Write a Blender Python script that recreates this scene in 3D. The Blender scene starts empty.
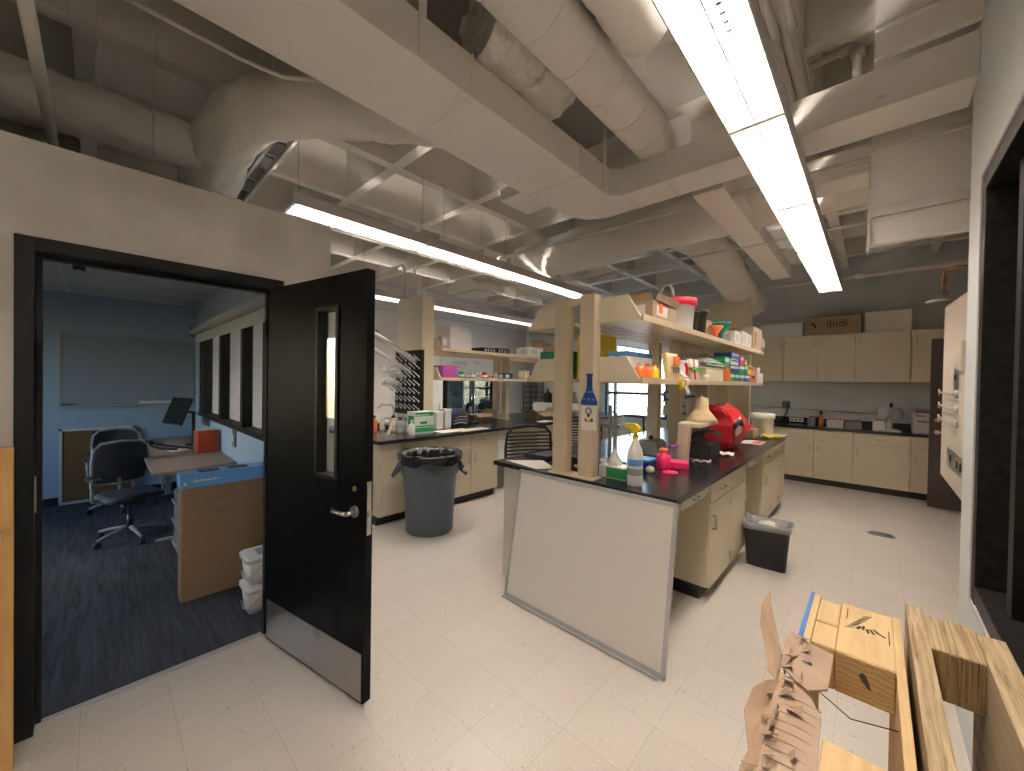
import bpy, bmesh, math, random
from mathutils import Vector, Matrix, Euler
R = math.radians
C = bpy.context.scene.collection
S = bpy.context.scene
random.seed(7)

# ------------------------------------------------------------------ camera
HH = 1.6
_f, _yaw, _pit, _rol = 387.05, -0.75133, -0.011127, 0.016334
fw = Vector((math.sin(_yaw)*math.cos(_pit), math.cos(_yaw)*math.cos(_pit), math.sin(_pit)))
rt = Vector((math.cos(_yaw), -math.sin(_yaw), 0)); up = rt.cross(fw)
r2 = rt*math.cos(_rol)+up*math.sin(_rol); u2 = up*math.cos(_rol)-rt*math.sin(_rol)
cd = bpy.data.cameras.new('camera'); cam = bpy.data.objects.new('camera', cd); C.objects.link(cam)
cd.sensor_width = 36; cd.lens = _f/1024*36; cd.clip_start = 0.02
cam.matrix_world = Matrix(((r2.x, u2.x, -fw.x, 0), (r2.y, u2.y, -fw.y, 0), (r2.z, u2.z, -fw.z, HH), (0, 0, 0, 1)))
S.camera = cam
# ------------------------------------------------------------------ world, exposure
w = bpy.data.worlds.new('world'); S.world = w; w.use_nodes = True
wn = w.node_tree.nodes; wl = w.node_tree.links
bg = wn['Background']; sky = wn.new('ShaderNodeTexSky'); sky.sky_type = 'NISHITA'
sky.sun_disc = False; sky.sun_elevation = R(38); sky.sun_rotation = R(200); sky.air_density = 1.3
wl.new(sky.outputs[0], bg.inputs[0]); bg.inputs[1].default_value = 1.0
S.view_settings.view_transform = 'Standard'; S.view_settings.look = 'None'
S.view_settings.gamma = 1; S.view_settings.use_curve_mapping = False
S.view_settings.exposure = 1.4
TUBE = 36.0          # fluorescent tube strength
S.cycles.use_denoising = True
S.cycles.max_bounces = 8; S.cycles.diffuse_bounces = 5; S.cycles.transparent_max_bounces = 12
S.cycles.sample_clamp_indirect = 6

# ------------------------------------------------------------------ materials
M = {}
def mat(name, col, rough=.6, metal=0., spec=.5, emis=0, bump=None, noise=None, alpha=None, coat=0, trans=0):
    """bump=(scale,strength); noise=(scale,colour2,low,high) mottles the base colour"""
    m = bpy.data.materials.new(name); m.use_nodes = True
    nt = m.node_tree; b = nt.nodes['Principled BSDF']
    b.inputs['Base Color'].default_value = (*col, 1); b.inputs['Roughness'].default_value = rough
    b.inputs['Metallic'].default_value = metal; b.inputs['Specular IOR Level'].default_value = spec
    b.inputs['Coat Weight'].default_value = coat
    if trans: b.inputs['Transmission Weight'].default_value = trans; b.inputs['IOR'].default_value = 1.1
    if emis:
        b.inputs['Emission Color'].default_value = (*col, 1); b.inputs['Emission Strength'].default_value = emis
    if alpha is not None: b.inputs['Alpha'].default_value = alpha
    tc = nt.nodes.new('ShaderNodeTexCoord')
    if noise:
        n = nt.nodes.new('ShaderNodeTexNoise'); n.inputs['Scale'].default_value = noise[0]; n.inputs['Detail'].default_value = 4
        nt.links.new(tc.outputs['Object'], n.inputs['Vector'])
        r = nt.nodes.new('ShaderNodeValToRGB'); r.color_ramp.elements[0].position = noise[2]; r.color_ramp.elements[1].position = noise[3]
        r.color_ramp.elements[0].color = (*noise[1], 1); r.color_ramp.elements[1].color = (*col, 1)
        nt.links.new(n.outputs[0], r.inputs[0]); nt.links.new(r.outputs[0], b.inputs['Base Color'])
    if bump:
        n = nt.nodes.new('ShaderNodeTexNoise'); n.inputs['Scale'].default_value = bump[0]; n.inputs['Detail'].default_value = 3
        nt.links.new(tc.outputs['Object'], n.inputs['Vector'])
        bp = nt.nodes.new('ShaderNodeBump'); bp.inputs['Strength'].default_value = bump[1]; bp.inputs['Distance'].default_value = bump[2] if len(bump) > 2 else .02
        nt.links.new(n.outputs[0], bp.inputs['Height']); nt.links.new(bp.outputs[0], b.inputs['Normal'])
    M[name] = m
    return m
def N(m, t, **kw):
    n = m.node_tree.nodes.new(t)
    for k, v in kw.items():
        if k in n.inputs: n.inputs[k].default_value = v
        else: setattr(n, k, v)
    return n
def LK(m, a, b): m.node_tree.links.new(a, b)

mat('wall', (.80, .77, .72), .8, noise=(3, (.63, .6, .55), .35, .65))
mat('wallblue', (.68, .70, .70), .8)
mat('wallleft', (.80, .80, .80), .8)
mat('wb_bluedim', (.26, .31, .38), .3)  # white office board, dim blue room light put into its colour
mat('wallwhite', (.74, .80, .81), .7)
mat('officewall_bluelit', (.34, .44, .57), .8)  # white walls; the blue daylight cast is painted into this colour
mat('black', (.009, .009, .010), .45, spec=.2, noise=(30, (.018, .017, .016), .4, .6))
mat('frame', (.014, .015, .017), .45, spec=.2)
mat('door', (.0035, .004, .006), .4, spec=.06, noise=(14, (.006, .006, .006), .4, .6))
mat('steel', (.55, .54, .52), .33, 1, bump=(60, .05))
mat('kick', (.38, .365, .345), .36, 1, noise=(5, (.2, .19, .18), .28, .42))
mat('chrome', (.75, .75, .74), .15, 1)
mat('brass', (.5, .33, .12), .35, 1)
mat('copper', (.42, .17, .09), .45, .8, noise=(18, (.5, .36, .25), .4, .6))
mat('ceil', (.76, .72, .65), .85, bump=(25, .15), noise=(2.2, (.71, .67, .60), .3, .7))
mat('duct', (.84, .80, .73), .7, bump=(3, .1))
mat('insul', (.80, .76, .68), .7, bump=(5, .8, .045), noise=(4, (.76, .72, .64), .4, .6))
mat('foil', (.70, .67, .61), .45, .35, bump=(9, .9, .06), noise=(4, (.3, .3, .32), .34, .42))
mat('pipe', (.68, .65, .59), .55)
mat('beige', (.70, .62, .45), .42)
mat('beigetrim', (.62, .52, .36), .4)
mat('island', (.70, .66, .57), .5)
mat('counter', (.016, .016, .019), .2, noise=(6, (.035, .032, .036), .35, .6), bump=(40, .03))
mat('rubber', (.012, .012, .013), .6)
mat('darkplastic', (.02, .02, .022), .4)
mat('barrel', (.085, .105, .13), .45, bump=(80, .05))
mat('bag', (.015, .015, .016), .22, bump=(14, 1))
mat('grey', (.35, .35, .36), .5)
mat('midgrey', (.16, .16, .17), .5)
mat('lightgrey', (.6, .6, .6), .45)
mat('alu', (.50, .50, .50), .4, .25)
mat('board', (.78, .745, .69), .28)
mat('white', (.82, .81, .78), .5)
mat('paper', (.80, .76, .68), .8)
mat('cardboard', (.38, .27, .17), .85, noise=(7, (.32, .22, .14), .35, .65))
mat('carton', (.30, .20, .115), .85)
mat('cardlight', (.46, .345, .245), .85, noise=(8, (.40, .295, .205), .35, .65))
mat('red', (.62, .02, .03), .45, bump=(8, .4))
mat('redlid', (.60, .012, .03), .4)
mat('pink', (.85, .03, .16), .35)
mat('orange', (.85, .2, .05), .4)
mat('yellow', (.82, .62, .02), .4)
mat('green', (.02, .32, .1), .45)
mat('darkgreen', (.01, .2, .08), .5)
mat('teal', (.0, .28, .22), .4)
mat('lime', (.2, .65, .08), .4)
mat('blue', (.02, .11, .45), .4)
mat('navy', (.015, .05, .18), .4)
mat('skyblue', (.12, .35, .72), .4)
mat('bluetape', (.02, .16, .45), .5)
mat('purple', (.32, .08, .36), .5)
mat('magenta', (.55, .05, .3), .45)
mat('cream', (.76, .70, .52), .5)
mat('yellowcream', (.78, .62, .34), .5)
mat('browndoor', (.045, .03, .025), .4)
mat('spark', (.70, .63, .52), .6)
mat('clear', (.9, .92, .93), .15, alpha=.3)
mat('clearbag', (.85, .86, .85), .25, alpha=.35, bump=(20, 1))
mat('glassware', (.85, .87, .86), .08, alpha=.42)
mat('silverbag', (.6, .6, .62), .3, .3, bump=(12, 1))
mat('darkglass', (.006, .007, .009), .06)
mat('winedge', (.03, .05, .09), .45)
mat('bluepanel', (.33, .52, .78), .4)
mat('blind', (.42, .46, .50), .7)
mat('mesh', (.045, .055, .07), .7)
mat('casterwheel', (.03, .03, .03), .5)
mat('chairgrey', (.3, .32, .36), .4)
mat('tube', (1, .915, .835), .5, emis=TUBE)
mat('louver', (.82, .80, .78), .3, .3)
mat('housing', (.58, .52, .50), .5)
mat('tile_c', (.60, .60, .58), .85, bump=(60, .3), noise=(60, (.5, .5, .5), .4, .6))
mat('soil', (.45, .42, .36), .9, noise=(3, (.7, .7, .7), .4, .6))
mat('twig', (.16, .09, .08), .9)
mat('bark', (.13, .1, .08), .9)
mat('desk', (.38, .30, .23), .5, noise=(9, (.33, .26, .2), .4, .6))
mat('darkbase', (.02, .02, .021), .5)
mat('book', (.65, .09, .03), .6)
mat('liquid', (.35, .02, .01), .2)

def thin_glass(name, tint=(.9, .93, .95), gl=.08):
    m = bpy.data.materials.new(name); m.use_nodes = True; nt = m.node_tree; nt.nodes.clear()
    o = nt.nodes.new('ShaderNodeOutputMaterial'); mx = nt.nodes.new('ShaderNodeMixShader')
    t = nt.nodes.new('ShaderNodeBsdfTransparent'); g = nt.nodes.new('ShaderNodeBsdfGlossy'); f = nt.nodes.new('ShaderNodeFresnel')
    t.inputs[0].default_value = (*tint, 1); g.inputs['Roughness'].default_value = .03; f.inputs[0].default_value = 1.2
    mx.inputs[0].default_value = gl; nt.links.new(t.outputs[0], mx.inputs[1]); nt.links.new(g.outputs[0], mx.inputs[2])
    nt.links.new(mx.outputs[0], o.inputs[0]); M[name] = m
thin_glass('glass'); thin_glass('blueglass', (.5, .66, .8)); thin_glass('fridgeglass', (.62, .72, .75))

def vct():
    m = mat('vct', (.62, .56, .47), .28); b = m.node_tree.nodes['Principled BSDF']
    tc = N(m, 'ShaderNodeTexCoord'); mp = N(m, 'ShaderNodeMapping'); mp.inputs['Location'].default_value = (1.323, -1.778, 0)
    LK(m, tc.outputs['Object'], mp.inputs['Vector'])
    bt = N(m, 'ShaderNodeTexBrick'); bt.offset = 0; bt.squash = 1
    for k, v in (('Scale', 1), ('Brick Width', .3048), ('Row Height', .3048), ('Mortar Size', .0011), ('Mortar Smooth', .1), ('Bias', 0)): bt.inputs[k].default_value = v
    bt.inputs['Color1'].default_value = (.66, .615, .55, 1); bt.inputs['Color2'].default_value = (.635, .59, .525, 1); bt.inputs['Mortar'].default_value = (.46, .42, .37, 1)
    LK(m, mp.outputs[0], bt.inputs['Vector'])
    mp2 = N(m, 'ShaderNodeMapping'); mp2.inputs['Scale'].default_value = (1, 2.2, 1); mp2.inputs['Rotation'].default_value = (0, 0, .5); LK(m, tc.outputs['Object'], mp2.inputs['Vector'])
    nd = N(m, 'ShaderNodeTexNoise', Scale=25., Detail=2.); LK(m, tc.outputs['Object'], nd.inputs['Vector'])
    ad = N(m, 'ShaderNodeVectorMath', operation='MULTIPLY_ADD'); ad.inputs[1].default_value = (.05, .05, 0); LK(m, nd.outputs[1], ad.inputs[0]); LK(m, mp2.outputs[0], ad.inputs[2])
    n1 = N(m, 'ShaderNodeTexVoronoi', Scale=17., Randomness=1.); LK(m, ad.outputs[0], n1.inputs['Vector'])
    r1 = N(m, 'ShaderNodeValToRGB'); r1.color_ramp.elements[0].position = .07; r1.color_ramp.elements[1].position = .10
    r1.color_ramp.elements[0].color = (.75, .75, .75, 1); r1.color_ramp.elements[1].color = (0, 0, 0, 1)
    LK(m, n1.outputs[0], r1.inputs[0])
    mx = N(m, 'ShaderNodeMixRGB'); mx.inputs['Color2'].default_value = (.3, .25, .2, 1); LK(m, r1.outputs[0], mx.inputs['Fac']); LK(m, bt.outputs[0], mx.inputs['Color1'])
    n2 = N(m, 'ShaderNodeTexNoise', Scale=65., Detail=3.); LK(m, tc.outputs['Object'], n2.inputs['Vector'])
    r2_ = N(m, 'ShaderNodeValToRGB'); r2_.color_ramp.elements[0].position = .60; r2_.color_ramp.elements[1].position = .72
    LK(m, n2.outputs[0], r2_.inputs[0])
    mx2 = N(m, 'ShaderNodeMixRGB'); mx2.inputs['Color2'].default_value = (.78, .73, .66, 1); LK(m, r2_.outputs[0], mx2.inputs['Fac']); LK(m, mx.outputs[0], mx2.inputs['Color1'])
    n3 = N(m, 'ShaderNodeTexNoise', Scale=1.3, Detail=5.); LK(m, tc.outputs['Object'], n3.inputs['Vector'])
    r3 = N(m, 'ShaderNodeValToRGB'); r3.color_ramp.elements[0].position = .3; r3.color_ramp.elements[1].position = .7
    r3.color_ramp.elements[0].color = (.86, .85, .83, 1); r3.color_ramp.elements[1].color = (1, 1, 1, 1); LK(m, n3.outputs[0], r3.inputs[0])
    mx3 = N(m, 'ShaderNodeMixRGB', blend_type='MULTIPLY'); mx3.inputs['Fac'].default_value = 1
    LK(m, mx2.outputs[0], b.inputs['Base Color'])
    b.inputs['Roughness'].default_value = .27
vct()
def streak(name, c1, c2, scale, stretch, rough=.7, axis=1, c3=None, bump=.2):
    """streaked colour running along an object axis (grain, carpet)"""
    m = mat(name, c1, rough); b = m.node_tree.nodes['Principled BSDF']
    tc = N(m, 'ShaderNodeTexCoord'); mp = N(m, 'ShaderNodeMapping'); s = [scale]*3; s[axis] = scale/stretch
    mp.inputs['Scale'].default_value = s; LK(m, tc.outputs['Object'], mp.inputs['Vector'])
    n = N(m, 'ShaderNodeTexNoise', Scale=1., Detail=6., Roughness=.65, Distortion=.6); LK(m, mp.outputs[0], n.inputs['Vector'])
    r = N(m, 'ShaderNodeValToRGB'); e = r.color_ramp.elements; e[0].position = .36; e[1].position = .64
    e[0].color = (*c2, 1); e[1].color = (*c1, 1)
    if c3: x = e.new(.27); x.color = (*c3, 1)
    LK(m, n.outputs[0], r.inputs[0]); LK(m, r.outputs[0], b.inputs['Base Color'])
    bp = N(m, 'ShaderNodeBump'); bp.inputs['Strength'].default_value = bump; bp.inputs['Distance'].default_value = .01
    LK(m, n.outputs[0], bp.inputs['Height']); LK(m, bp.outputs[0], b.inputs['Normal'])
streak('carpet', (.055, .066, .085), (.017, .021, .030), 40, 14, .95, 0)
streak('pine', (.78, .58, .30), (.66, .45, .2), 30, 12, .6, 1, (.42, .24, .1))
streak('pinez', (.58, .35, .13), (.48, .27, .09), 22, 14, .55, 2)
streak('plyface', (.56, .46, .29), (.42, .32, .18), 24, 12, .7, 1, (.10, .07, .05))
streak('plyedge', (.74, .60, .37), (.40, .28, .14), 130, 25, .8, 1, (.1, .06, .03), .8)
streak('plyedgez', (.66, .48, .25), (.22, .13, .06), 150, 40, .8, 2, (.08, .05, .03), .8)
streak('plylam', (.78, .64, .38), (.34, .22, .10), 150, 60, .8, 1, (.1, .06, .03), .8)
streak('plylamz', (.55, .38, .18), (.16, .09, .04), 160, 60, .8, 2, (.05, .03, .02), .8)
streak('corklike', (.22, .12, .05), (.17, .09, .035), 60, 1, .95, 0)
def knots():
    m = mat('pineend', (.60, .42, .2), .7); b = m.node_tree.nodes['Principled BSDF']
    tc = N(m, 'ShaderNodeTexCoord'); wv = N(m, 'ShaderNodeTexWave', wave_type='RINGS', rings_direction='Y'); wv.inputs['Scale'].default_value = 28; wv.inputs['Distortion'].default_value = 6
    LK(m, tc.outputs['Object'], wv.inputs['Vector']); r = N(m, 'ShaderNodeValToRGB')
    r.color_ramp.elements[0].color = (.5, .33, .14, 1); r.color_ramp.elements[1].color = (.64, .46, .22, 1); LK(m, wv.outputs[0], r.inputs[0]); LK(m, r.outputs[0], b.inputs['Base Color'])
knots()

# ------------------------------------------------------------------ mesh builder
class MB:
    def __init__(s): s.v = []; s.f = []; s.sm = []
    def add(s, vs, fs, smooth=False):
        n = len(s.v); s.v += [Vector(v) for v in vs]
        s.f += [tuple(n+i for i in f) for f in fs]; s.sm += [smooth]*len(fs); return s
    def box(s, x0, x1, y0, y1, z0, z1):
        x0, x1 = min(x0, x1), max(x0, x1); y0, y1 = min(y0, y1), max(y0, y1); z0, z1 = min(z0, z1), max(z0, z1)
        return s.add([(x0, y0, z0), (x1, y0, z0), (x1, y1, z0), (x0, y1, z0), (x0, y0, z1), (x1, y0, z1), (x1, y1, z1), (x0, y1, z1)],
                     [(3, 2, 1, 0), (4, 5, 6, 7), (0, 1, 5, 4), (1, 2, 6, 5), (2, 3, 7, 6), (3, 0, 4, 7)])
    def obox(s, c, size, rot=(0, 0, 0)):
        m = Matrix.Translation(c) @ Euler(rot).to_matrix().to_4x4(); n = len(s.v)
        a, b, d = [k/2 for k in size]; s.box(-a, a, -b, b, -d, d)
        for i in range(n, len(s.v)): s.v[i] = m @ s.v[i]
        return s
    def cyl(s, p0, p1, r0, r1=None, n=16, cap=True):
        r1 = r0 if r1 is None else r1; p0, p1 = Vector(p0), Vector(p1); d = (p1-p0).normalized()
        a = d.orthogonal().normalized(); b = d.cross(a); k = len(s.v)
        for p, r in ((p0, r0), (p1, r1)):
            for i in range(n):
                t = 2*math.pi*i/n; s.v.append(p+a*math.cos(t)*r+b*math.sin(t)*r)
        for i in range(n):
            j = (i+1) % n; s.f.append((k+i, k+j, k+n+j, k+n+i)); s.sm.append(True)
        if cap:
            s.f.append(tuple(k+i for i in reversed(range(n)))); s.f.append(tuple(k+n+i for i in range(n))); s.sm += [False]*2
        return s
    def tube(s, pts, r, n=10, cap=True, closed=False):
        pts = [Vector(p) for p in pts]; rs = r if isinstance(r, (list, tuple)) else [r]*len(pts)
        k = len(s.v); m = len(pts); a = None
        for i, p in enumerate(pts):
            if closed: d = (pts[(i+1) % m]-pts[i-1]).normalized()
            else: d = (pts[min(i+1, m-1)]-pts[max(i-1, 0)]).normalized()
            a = d.orthogonal().normalized() if a is None else (a-d*a.dot(d)).normalized()
            b = d.cross(a)
            for q in range(n):
                t = 2*math.pi*q/n; s.v.append(p+a*math.cos(t)*rs[i]+b*math.sin(t)*rs[i])
        for i in range(m if closed else m-1):
            i2 = (i+1) % m
            for q in range(n):
                q2 = (q+1) % n; s.f.append((k+i*n+q, k+i*n+q2, k+i2*n+q2, k+i2*n+q)); s.sm.append(True)
        if cap and not closed:
            s.f.append(tuple(k+q for q in reversed(range(n)))); s.f.append(tuple(k+(m-1)*n+q for q in range(n))); s.sm += [False]*2
        return s
    def lathe(s, prof, c=(0, 0, 0), n=24, smooth=True):
        k = len(s.v); c = Vector(c)
        for r, z in prof:
            for i in range(n):
                t = 2*math.pi*i/n; s.v.append(c+Vector((r*math.cos(t), r*math.sin(t), z)))
        for j in range(len(prof)-1):
            for i in range(n):
                q = (i+1) % n; s.f.append((k+j*n+i, k+j*n+q, k+(j+1)*n+q, k+(j+1)*n+i)); s.sm.append(smooth)
        for j, rev in ((0, True), (len(prof)-1, False)):
            if prof[j][0] > 1e-4:
                f = [k+j*n+i for i in range(n)]; s.f.append(tuple(reversed(f)) if rev else tuple(f)); s.sm.append(False)
        return s
    def prism(s, poly, axis, a, b):
        n = len(poly); k = len(s.v)
        for h in (a, b):
            for u, v in poly:
                s.v.append(Vector((h, u, v)) if axis == 'x' else Vector((u, h, v)) if axis == 'y' else Vector((u, v, h)))
        s.f.append(tuple(range(k, k+n))); s.f.append(tuple(reversed(range(k+n, k+2*n)))); s.sm += [False]*2
        for i in range(n):
            j = (i+1) % n; s.f.append((k+i, k+n+i, k+n+j, k+j)); s.sm.append(False)
        return s
    def sheet(s, o, u, v, nu, nv, disp=lambda a, b: (0, 0, 0), thick=.002):
        """a bumpy sheet of real thickness: origin o, edges u, v"""
        o, u, v = Vector(o), Vector(u), Vector(v); nn = u.cross(v).normalized(); k = len(s.v)
        for t in (0, 1):
            for j in range(nv+1):
                for i in range(nu+1):
                    s.v.append(o+u*(i/nu)+v*(j/nv)+Vector(disp(i/nu, j/nv))+nn*thick*t)
        q = (nu+1)*(nv+1); I = lambda i, j, t: k+t*q+j*(nu+1)+i
        for j in range(nv):
            for i in range(nu):
                s.f.append((I(i, j, 0), I(i, j+1, 0), I(i+1, j+1, 0), I(i+1, j, 0))); s.f.append((I(i, j, 1), I(i+1, j, 1), I(i+1, j+1, 1), I(i, j+1, 1))); s.sm += [True]*2
        for i in range(nu):
            s.f.append((I(i, 0, 0), I(i+1, 0, 0), I(i+1, 0, 1), I(i, 0, 1))); s.f.append((I(i, nv, 1), I(i+1, nv, 1), I(i+1, nv, 0), I(i, nv, 0))); s.sm += [False]*2
        for j in range(nv):
            s.f.append((I(0, j, 1), I(0, j+1, 1), I(0, j+1, 0), I(0, j, 0))); s.f.append((I(nu, j, 0), I(nu, j+1, 0), I(nu, j+1, 1), I(nu, j, 1))); s.sm += [False]*2
        return s
    def xf(s, m):
        s.v = [m @ v for v in s.v]; return s
    def rotz(s, a, c=(0, 0, 0)):
        c = Vector(c); return s.xf(Matrix.Translation(c) @ Matrix.Rotation(a, 4, 'Z') @ Matrix.Translation(-c))
    def build(s, name, material, parent=None, bevel=0, local=False, kind=None):
        me = bpy.data.meshes.new(name); vs = s.v; loc = Vector((0, 0, 0))
        if parent is None:
            if not local:
                xs = [v.x for v in vs]; ys = [v.y for v in vs]; zs = [v.z for v in vs]
                loc = Vector(((min(xs)+max(xs))/2, (min(ys)+max(ys))/2, min(zs)))
        else:
            loc = Vector((0, 0, 0)) if local else ORG.get(root(parent).name, Vector((0, 0, 0)))
        me.from_pydata([v-loc for v in vs], [], s.f)
        me.polygons.foreach_set('use_smooth', s.sm); me.materials.append(M[material] if isinstance(material, str) else material)
        bm = bmesh.new(); bm.from_mesh(me); bmesh.ops.recalc_face_normals(bm, faces=bm.faces); bm.to_mesh(me); bm.free()
        o = bpy.data.objects.new(name, me); C.objects.link(o)
        if parent is None: o.location = loc; ORG[o.name] = loc.copy()
        else: o.parent = parent
        if bevel:
            b = o.modifiers.new('bevel', 'BEVEL'); b.width = bevel; b.segments = 2; b.limit_method = 'ANGLE'; b.angle_limit = R(40)
        if kind: o['kind'] = kind
        return o
ORG = {}
def root(o):
    while o.parent: o = o.parent
    return o
def tag(o, label, cat, group=None, kind=None):
    o['label'] = label; o['category'] = cat
    if group: o['group'] = group
    if kind: o['kind'] = kind
    return o
def thing(name, label, cat, loc=(0, 0, 0), rz=0, group=None, kind=None):
    o = bpy.data.objects.new(name, None); C.objects.link(o); o.location = loc; o.rotation_euler = (0, 0, rz); o.empty_display_size = .05
    ORG[o.name] = Vector(loc); return tag(o, label, cat, group, kind)
def copy_tree(o, parent=None):
    c = o.copy(); C.objects.link(c); c.parent = parent
    if parent is None: ORG[c.name] = o.location.copy()
    for ch in o.children: copy_tree(ch, c)
    return c
def st(mb, name, m, **k): return mb.build(name, m, kind='structure', **k)
def text(body, size, m, material, parent, name='lettering', thick=.0006):
    """writing as a mesh; m places it (text plane XY, facing +Z); built in the parent's coordinates"""
    cu = bpy.data.curves.new(name, 'FONT'); cu.body = body; cu.size = size; cu.extrude = thick; cu.align_x = 'CENTER'; cu.align_y = 'CENTER'
    t = bpy.data.objects.new(name, cu); C.objects.link(t); dg = bpy.context.evaluated_depsgraph_get()
    me = bpy.data.meshes.new_from_object(t.evaluated_get(dg)); C.objects.unlink(t); bpy.data.objects.remove(t)
    org = Matrix.Translation(-ORG.get(root(parent).name, Vector((0, 0, 0)))) if not parent.get('_local') else Matrix()
    me.transform(org @ m); me.materials.clear(); me.materials.append(M[material])
    o = bpy.data.objects.new(name, me); C.objects.link(o); o.parent = parent; return o
def pieces(name, material, parent, items, bevel=0):
    for it in items: MB().box(*it).build(name, material, parent, bevel=bevel)
def face(loc, n='-y', roll=0):
    """matrix for writing at loc facing world direction n"""
    e = {'-y': (R(90), 0, 0), '+x': (R(90), 0, R(90)), '-x': (R(90), 0, R(-90)), '+z': (0, 0, 0)}[n]
    return Matrix.Translation(loc) @ Euler(e).to_matrix().to_4x4() @ Matrix.Rotation(roll, 4, 'Z')

# ------------------------------------------------------------------ room shell
XL, XD, XR, YB, ZC = -7.5, -2.69, 1.5, 8.6, 4.1
st(MB().box(XL, XR, -2.5, YB, -.1, 0), 'floor', 'vct', local=True)
st(MB().box(-7.2, XD-.06, -2.5, .97, 0, .008), 'floor_office', 'carpet', local=True)
st(MB().box(XD-.075, XD-.045, -.19, .7, 0, .012), 'trim_1', 'alu')
st(MB().box(XL, XR, YB, YB+.1, 0, .8).box(XL, -4.85, YB, YB+.1, .8, ZC).box(-3.3, XR, YB, YB+.1, .8, ZC).box(-4.85, -3.3, YB, YB+.1, 2.6, ZC), 'wall_back', 'wallblue')
st(MB().box(XL-.1, XL, .97, YB, 0, ZC), 'wall_left', 'wallleft')
st(MB().box(XR, XR+.1, 2.9, YB, 0, ZC), 'wall_right', 'wall')
# office partition with the doorway
st(MB().box(XD-.12, XD, -2.5, -.24, 0, 2.616).box(XD-.12, XD, .78, 1.07, 0, 2.616).box(XD-.12, XD, -.24, .78, 2.19, 2.616), 'wall_office', 'wall')
# partition towards the lab with four tall lights
st(MB().box(-6.9, -3.0, .97, 1.07, 0, 1.06).box(-6.9, -3.0, .97, 1.07, 2.2, 2.616).box(-7.5, -6.9, .97, 1.07, 0, 2.616).box(-3.0, XD-.12, .97, 1.07, 0, 2.616), 'wall_partition', 'officewall_bluelit')
st(MB().box(-7.3, -7.2, -2.5, .97, 0, 2.616), 'wall_office_far', 'officewall_bluelit')
st(MB().box(-7.3, -6.0, -2.6, -2.5, 0, 2.616).box(-5.1, XD, -2.6, -2.5, 0, 2.616).box(-6.0, -5.1, -2.6, -2.5, 0, .9).box(-6.0, -5.1, -2.6, -2.5, 2.3, 2.616), 'wall_office_side', 'officewall_bluelit')
st(MB().box(XD, XR, -2.6, -2.5, 0, ZC).box(-7.6, XD, -2.6, -2.5, 2.616, ZC), 'wall_front', 'wall')
st(MB().box(-7.6, -7.5, -2.6, .97, 2.0, ZC), 'wall_void', 'wall')
st(MB().box(-7.2, -7.19, -2.5, .97, 0, .1).box(XD, XD+.008, -2.5, -.24, 0, .1), 'baseboard_office', 'rubber')
# office window (outside light) frame
f = st(MB().box(-6.0, -5.96, -2.58, -2.52, .9, 2.3).box(-5.14, -5.1, -2.58, -2.52, .9, 2.3).box(-5.96, -5.14, -2.58, -2.52, .9, .94).box(-5.96, -5.14, -2.58, -2.52, 2.26, 2.3), 'window_3', 'frame')
MB().box(-5.96, -5.14, -2.555, -2.55, .94, 2.26).build('pane', 'glass', f)
# near wall on the right with the observation window
st(MB().box(.33, .45, -2.5, .5, 0, 3.28).box(.33, .45, 2.52, 2.93, 0, 3.28).box(.33, .45, .5, 2.52, 0, .74).box(.33, .45, .5, 2.52, 2.47, 3.28), 'wall_near_right', 'wallwhite')
st(MB().box(.45, XR, 2.81, 2.93, 0, 3.28), 'wall_return', 'wallwhite')
st(MB().box(XR, XR+.1, -2.6, 2.9, 0, ZC), 'wall_closet', 'midgrey')
st(MB().box(.34, XR, -2.5, 2.92, 3.28, 3.32), 'ceiling_closet', 'midgrey')
f = st(MB().box(.318, .47, .47, .52, .71, 2.5).box(.318, .47, 2.46, 2.53, .71, 2.5).box(.318, .47, .5, 2.5, .72, .79).box(.318, .47, .5, 2.5, 2.42, 2.49).box(.37, .47, 2.20, 2.27, .78, 2.43).box(.37, .47, 1.2, 1.26, .78, 2.43), 'window_2', 'black', bevel=.003)
MB().box(.42, .426, .52, 2.46, .79, 2.42).build('pane', 'darkglass', f)
MB().box(.314, .322, .45, 2.55, .695, .712).box(.314, .322, 2.53, 2.552, .7, 2.5).box(.314, .322, .45, 2.55, 2.492, 2.507).build('bead', 'lightgrey', f)
# waffle slab: deck and ribs
cm = MB().box(XL-.1, XR+.1, -2.6, YB+.1, ZC, ZC+.1)
for k in range(-1, 8):
    x = -.39-.99*k
    if XL+.1 < x < XR-.1: cm.prism([(x-.06, ZC), (x-.05, 3.6), (x+.05, 3.6), (x+.06, ZC)], 'y', -2.5, YB)
for k in range(-5, 6):
    y = 2.91+.99*k
    cm.prism([(y-.06, ZC), (y-.05, 3.602), (y+.05, 3.602), (y+.06, ZC)], 'x', XL, XR)
st(cm, 'ceiling', 'ceil', local=True)
# office hung ceiling: tiles in a grid
oc = st(MB().box(-7.2, XD-.12, -2.5, .97, 2.6, 2.615), 'ceiling_office', 'tile_c', local=True)
g = MB()
for x in [-7.2+.61*i for i in range(8)]: g.box(x-.012, x+.012, -2.5, .97, 2.592, 2.6)
for y in [.97-.61*i*2 for i in range(3)]: g.box(-7.2, XD-.12, y-.012, y+.012, 2.592, 2.6)
g.build('grid', 'lightgrey', oc)
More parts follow.
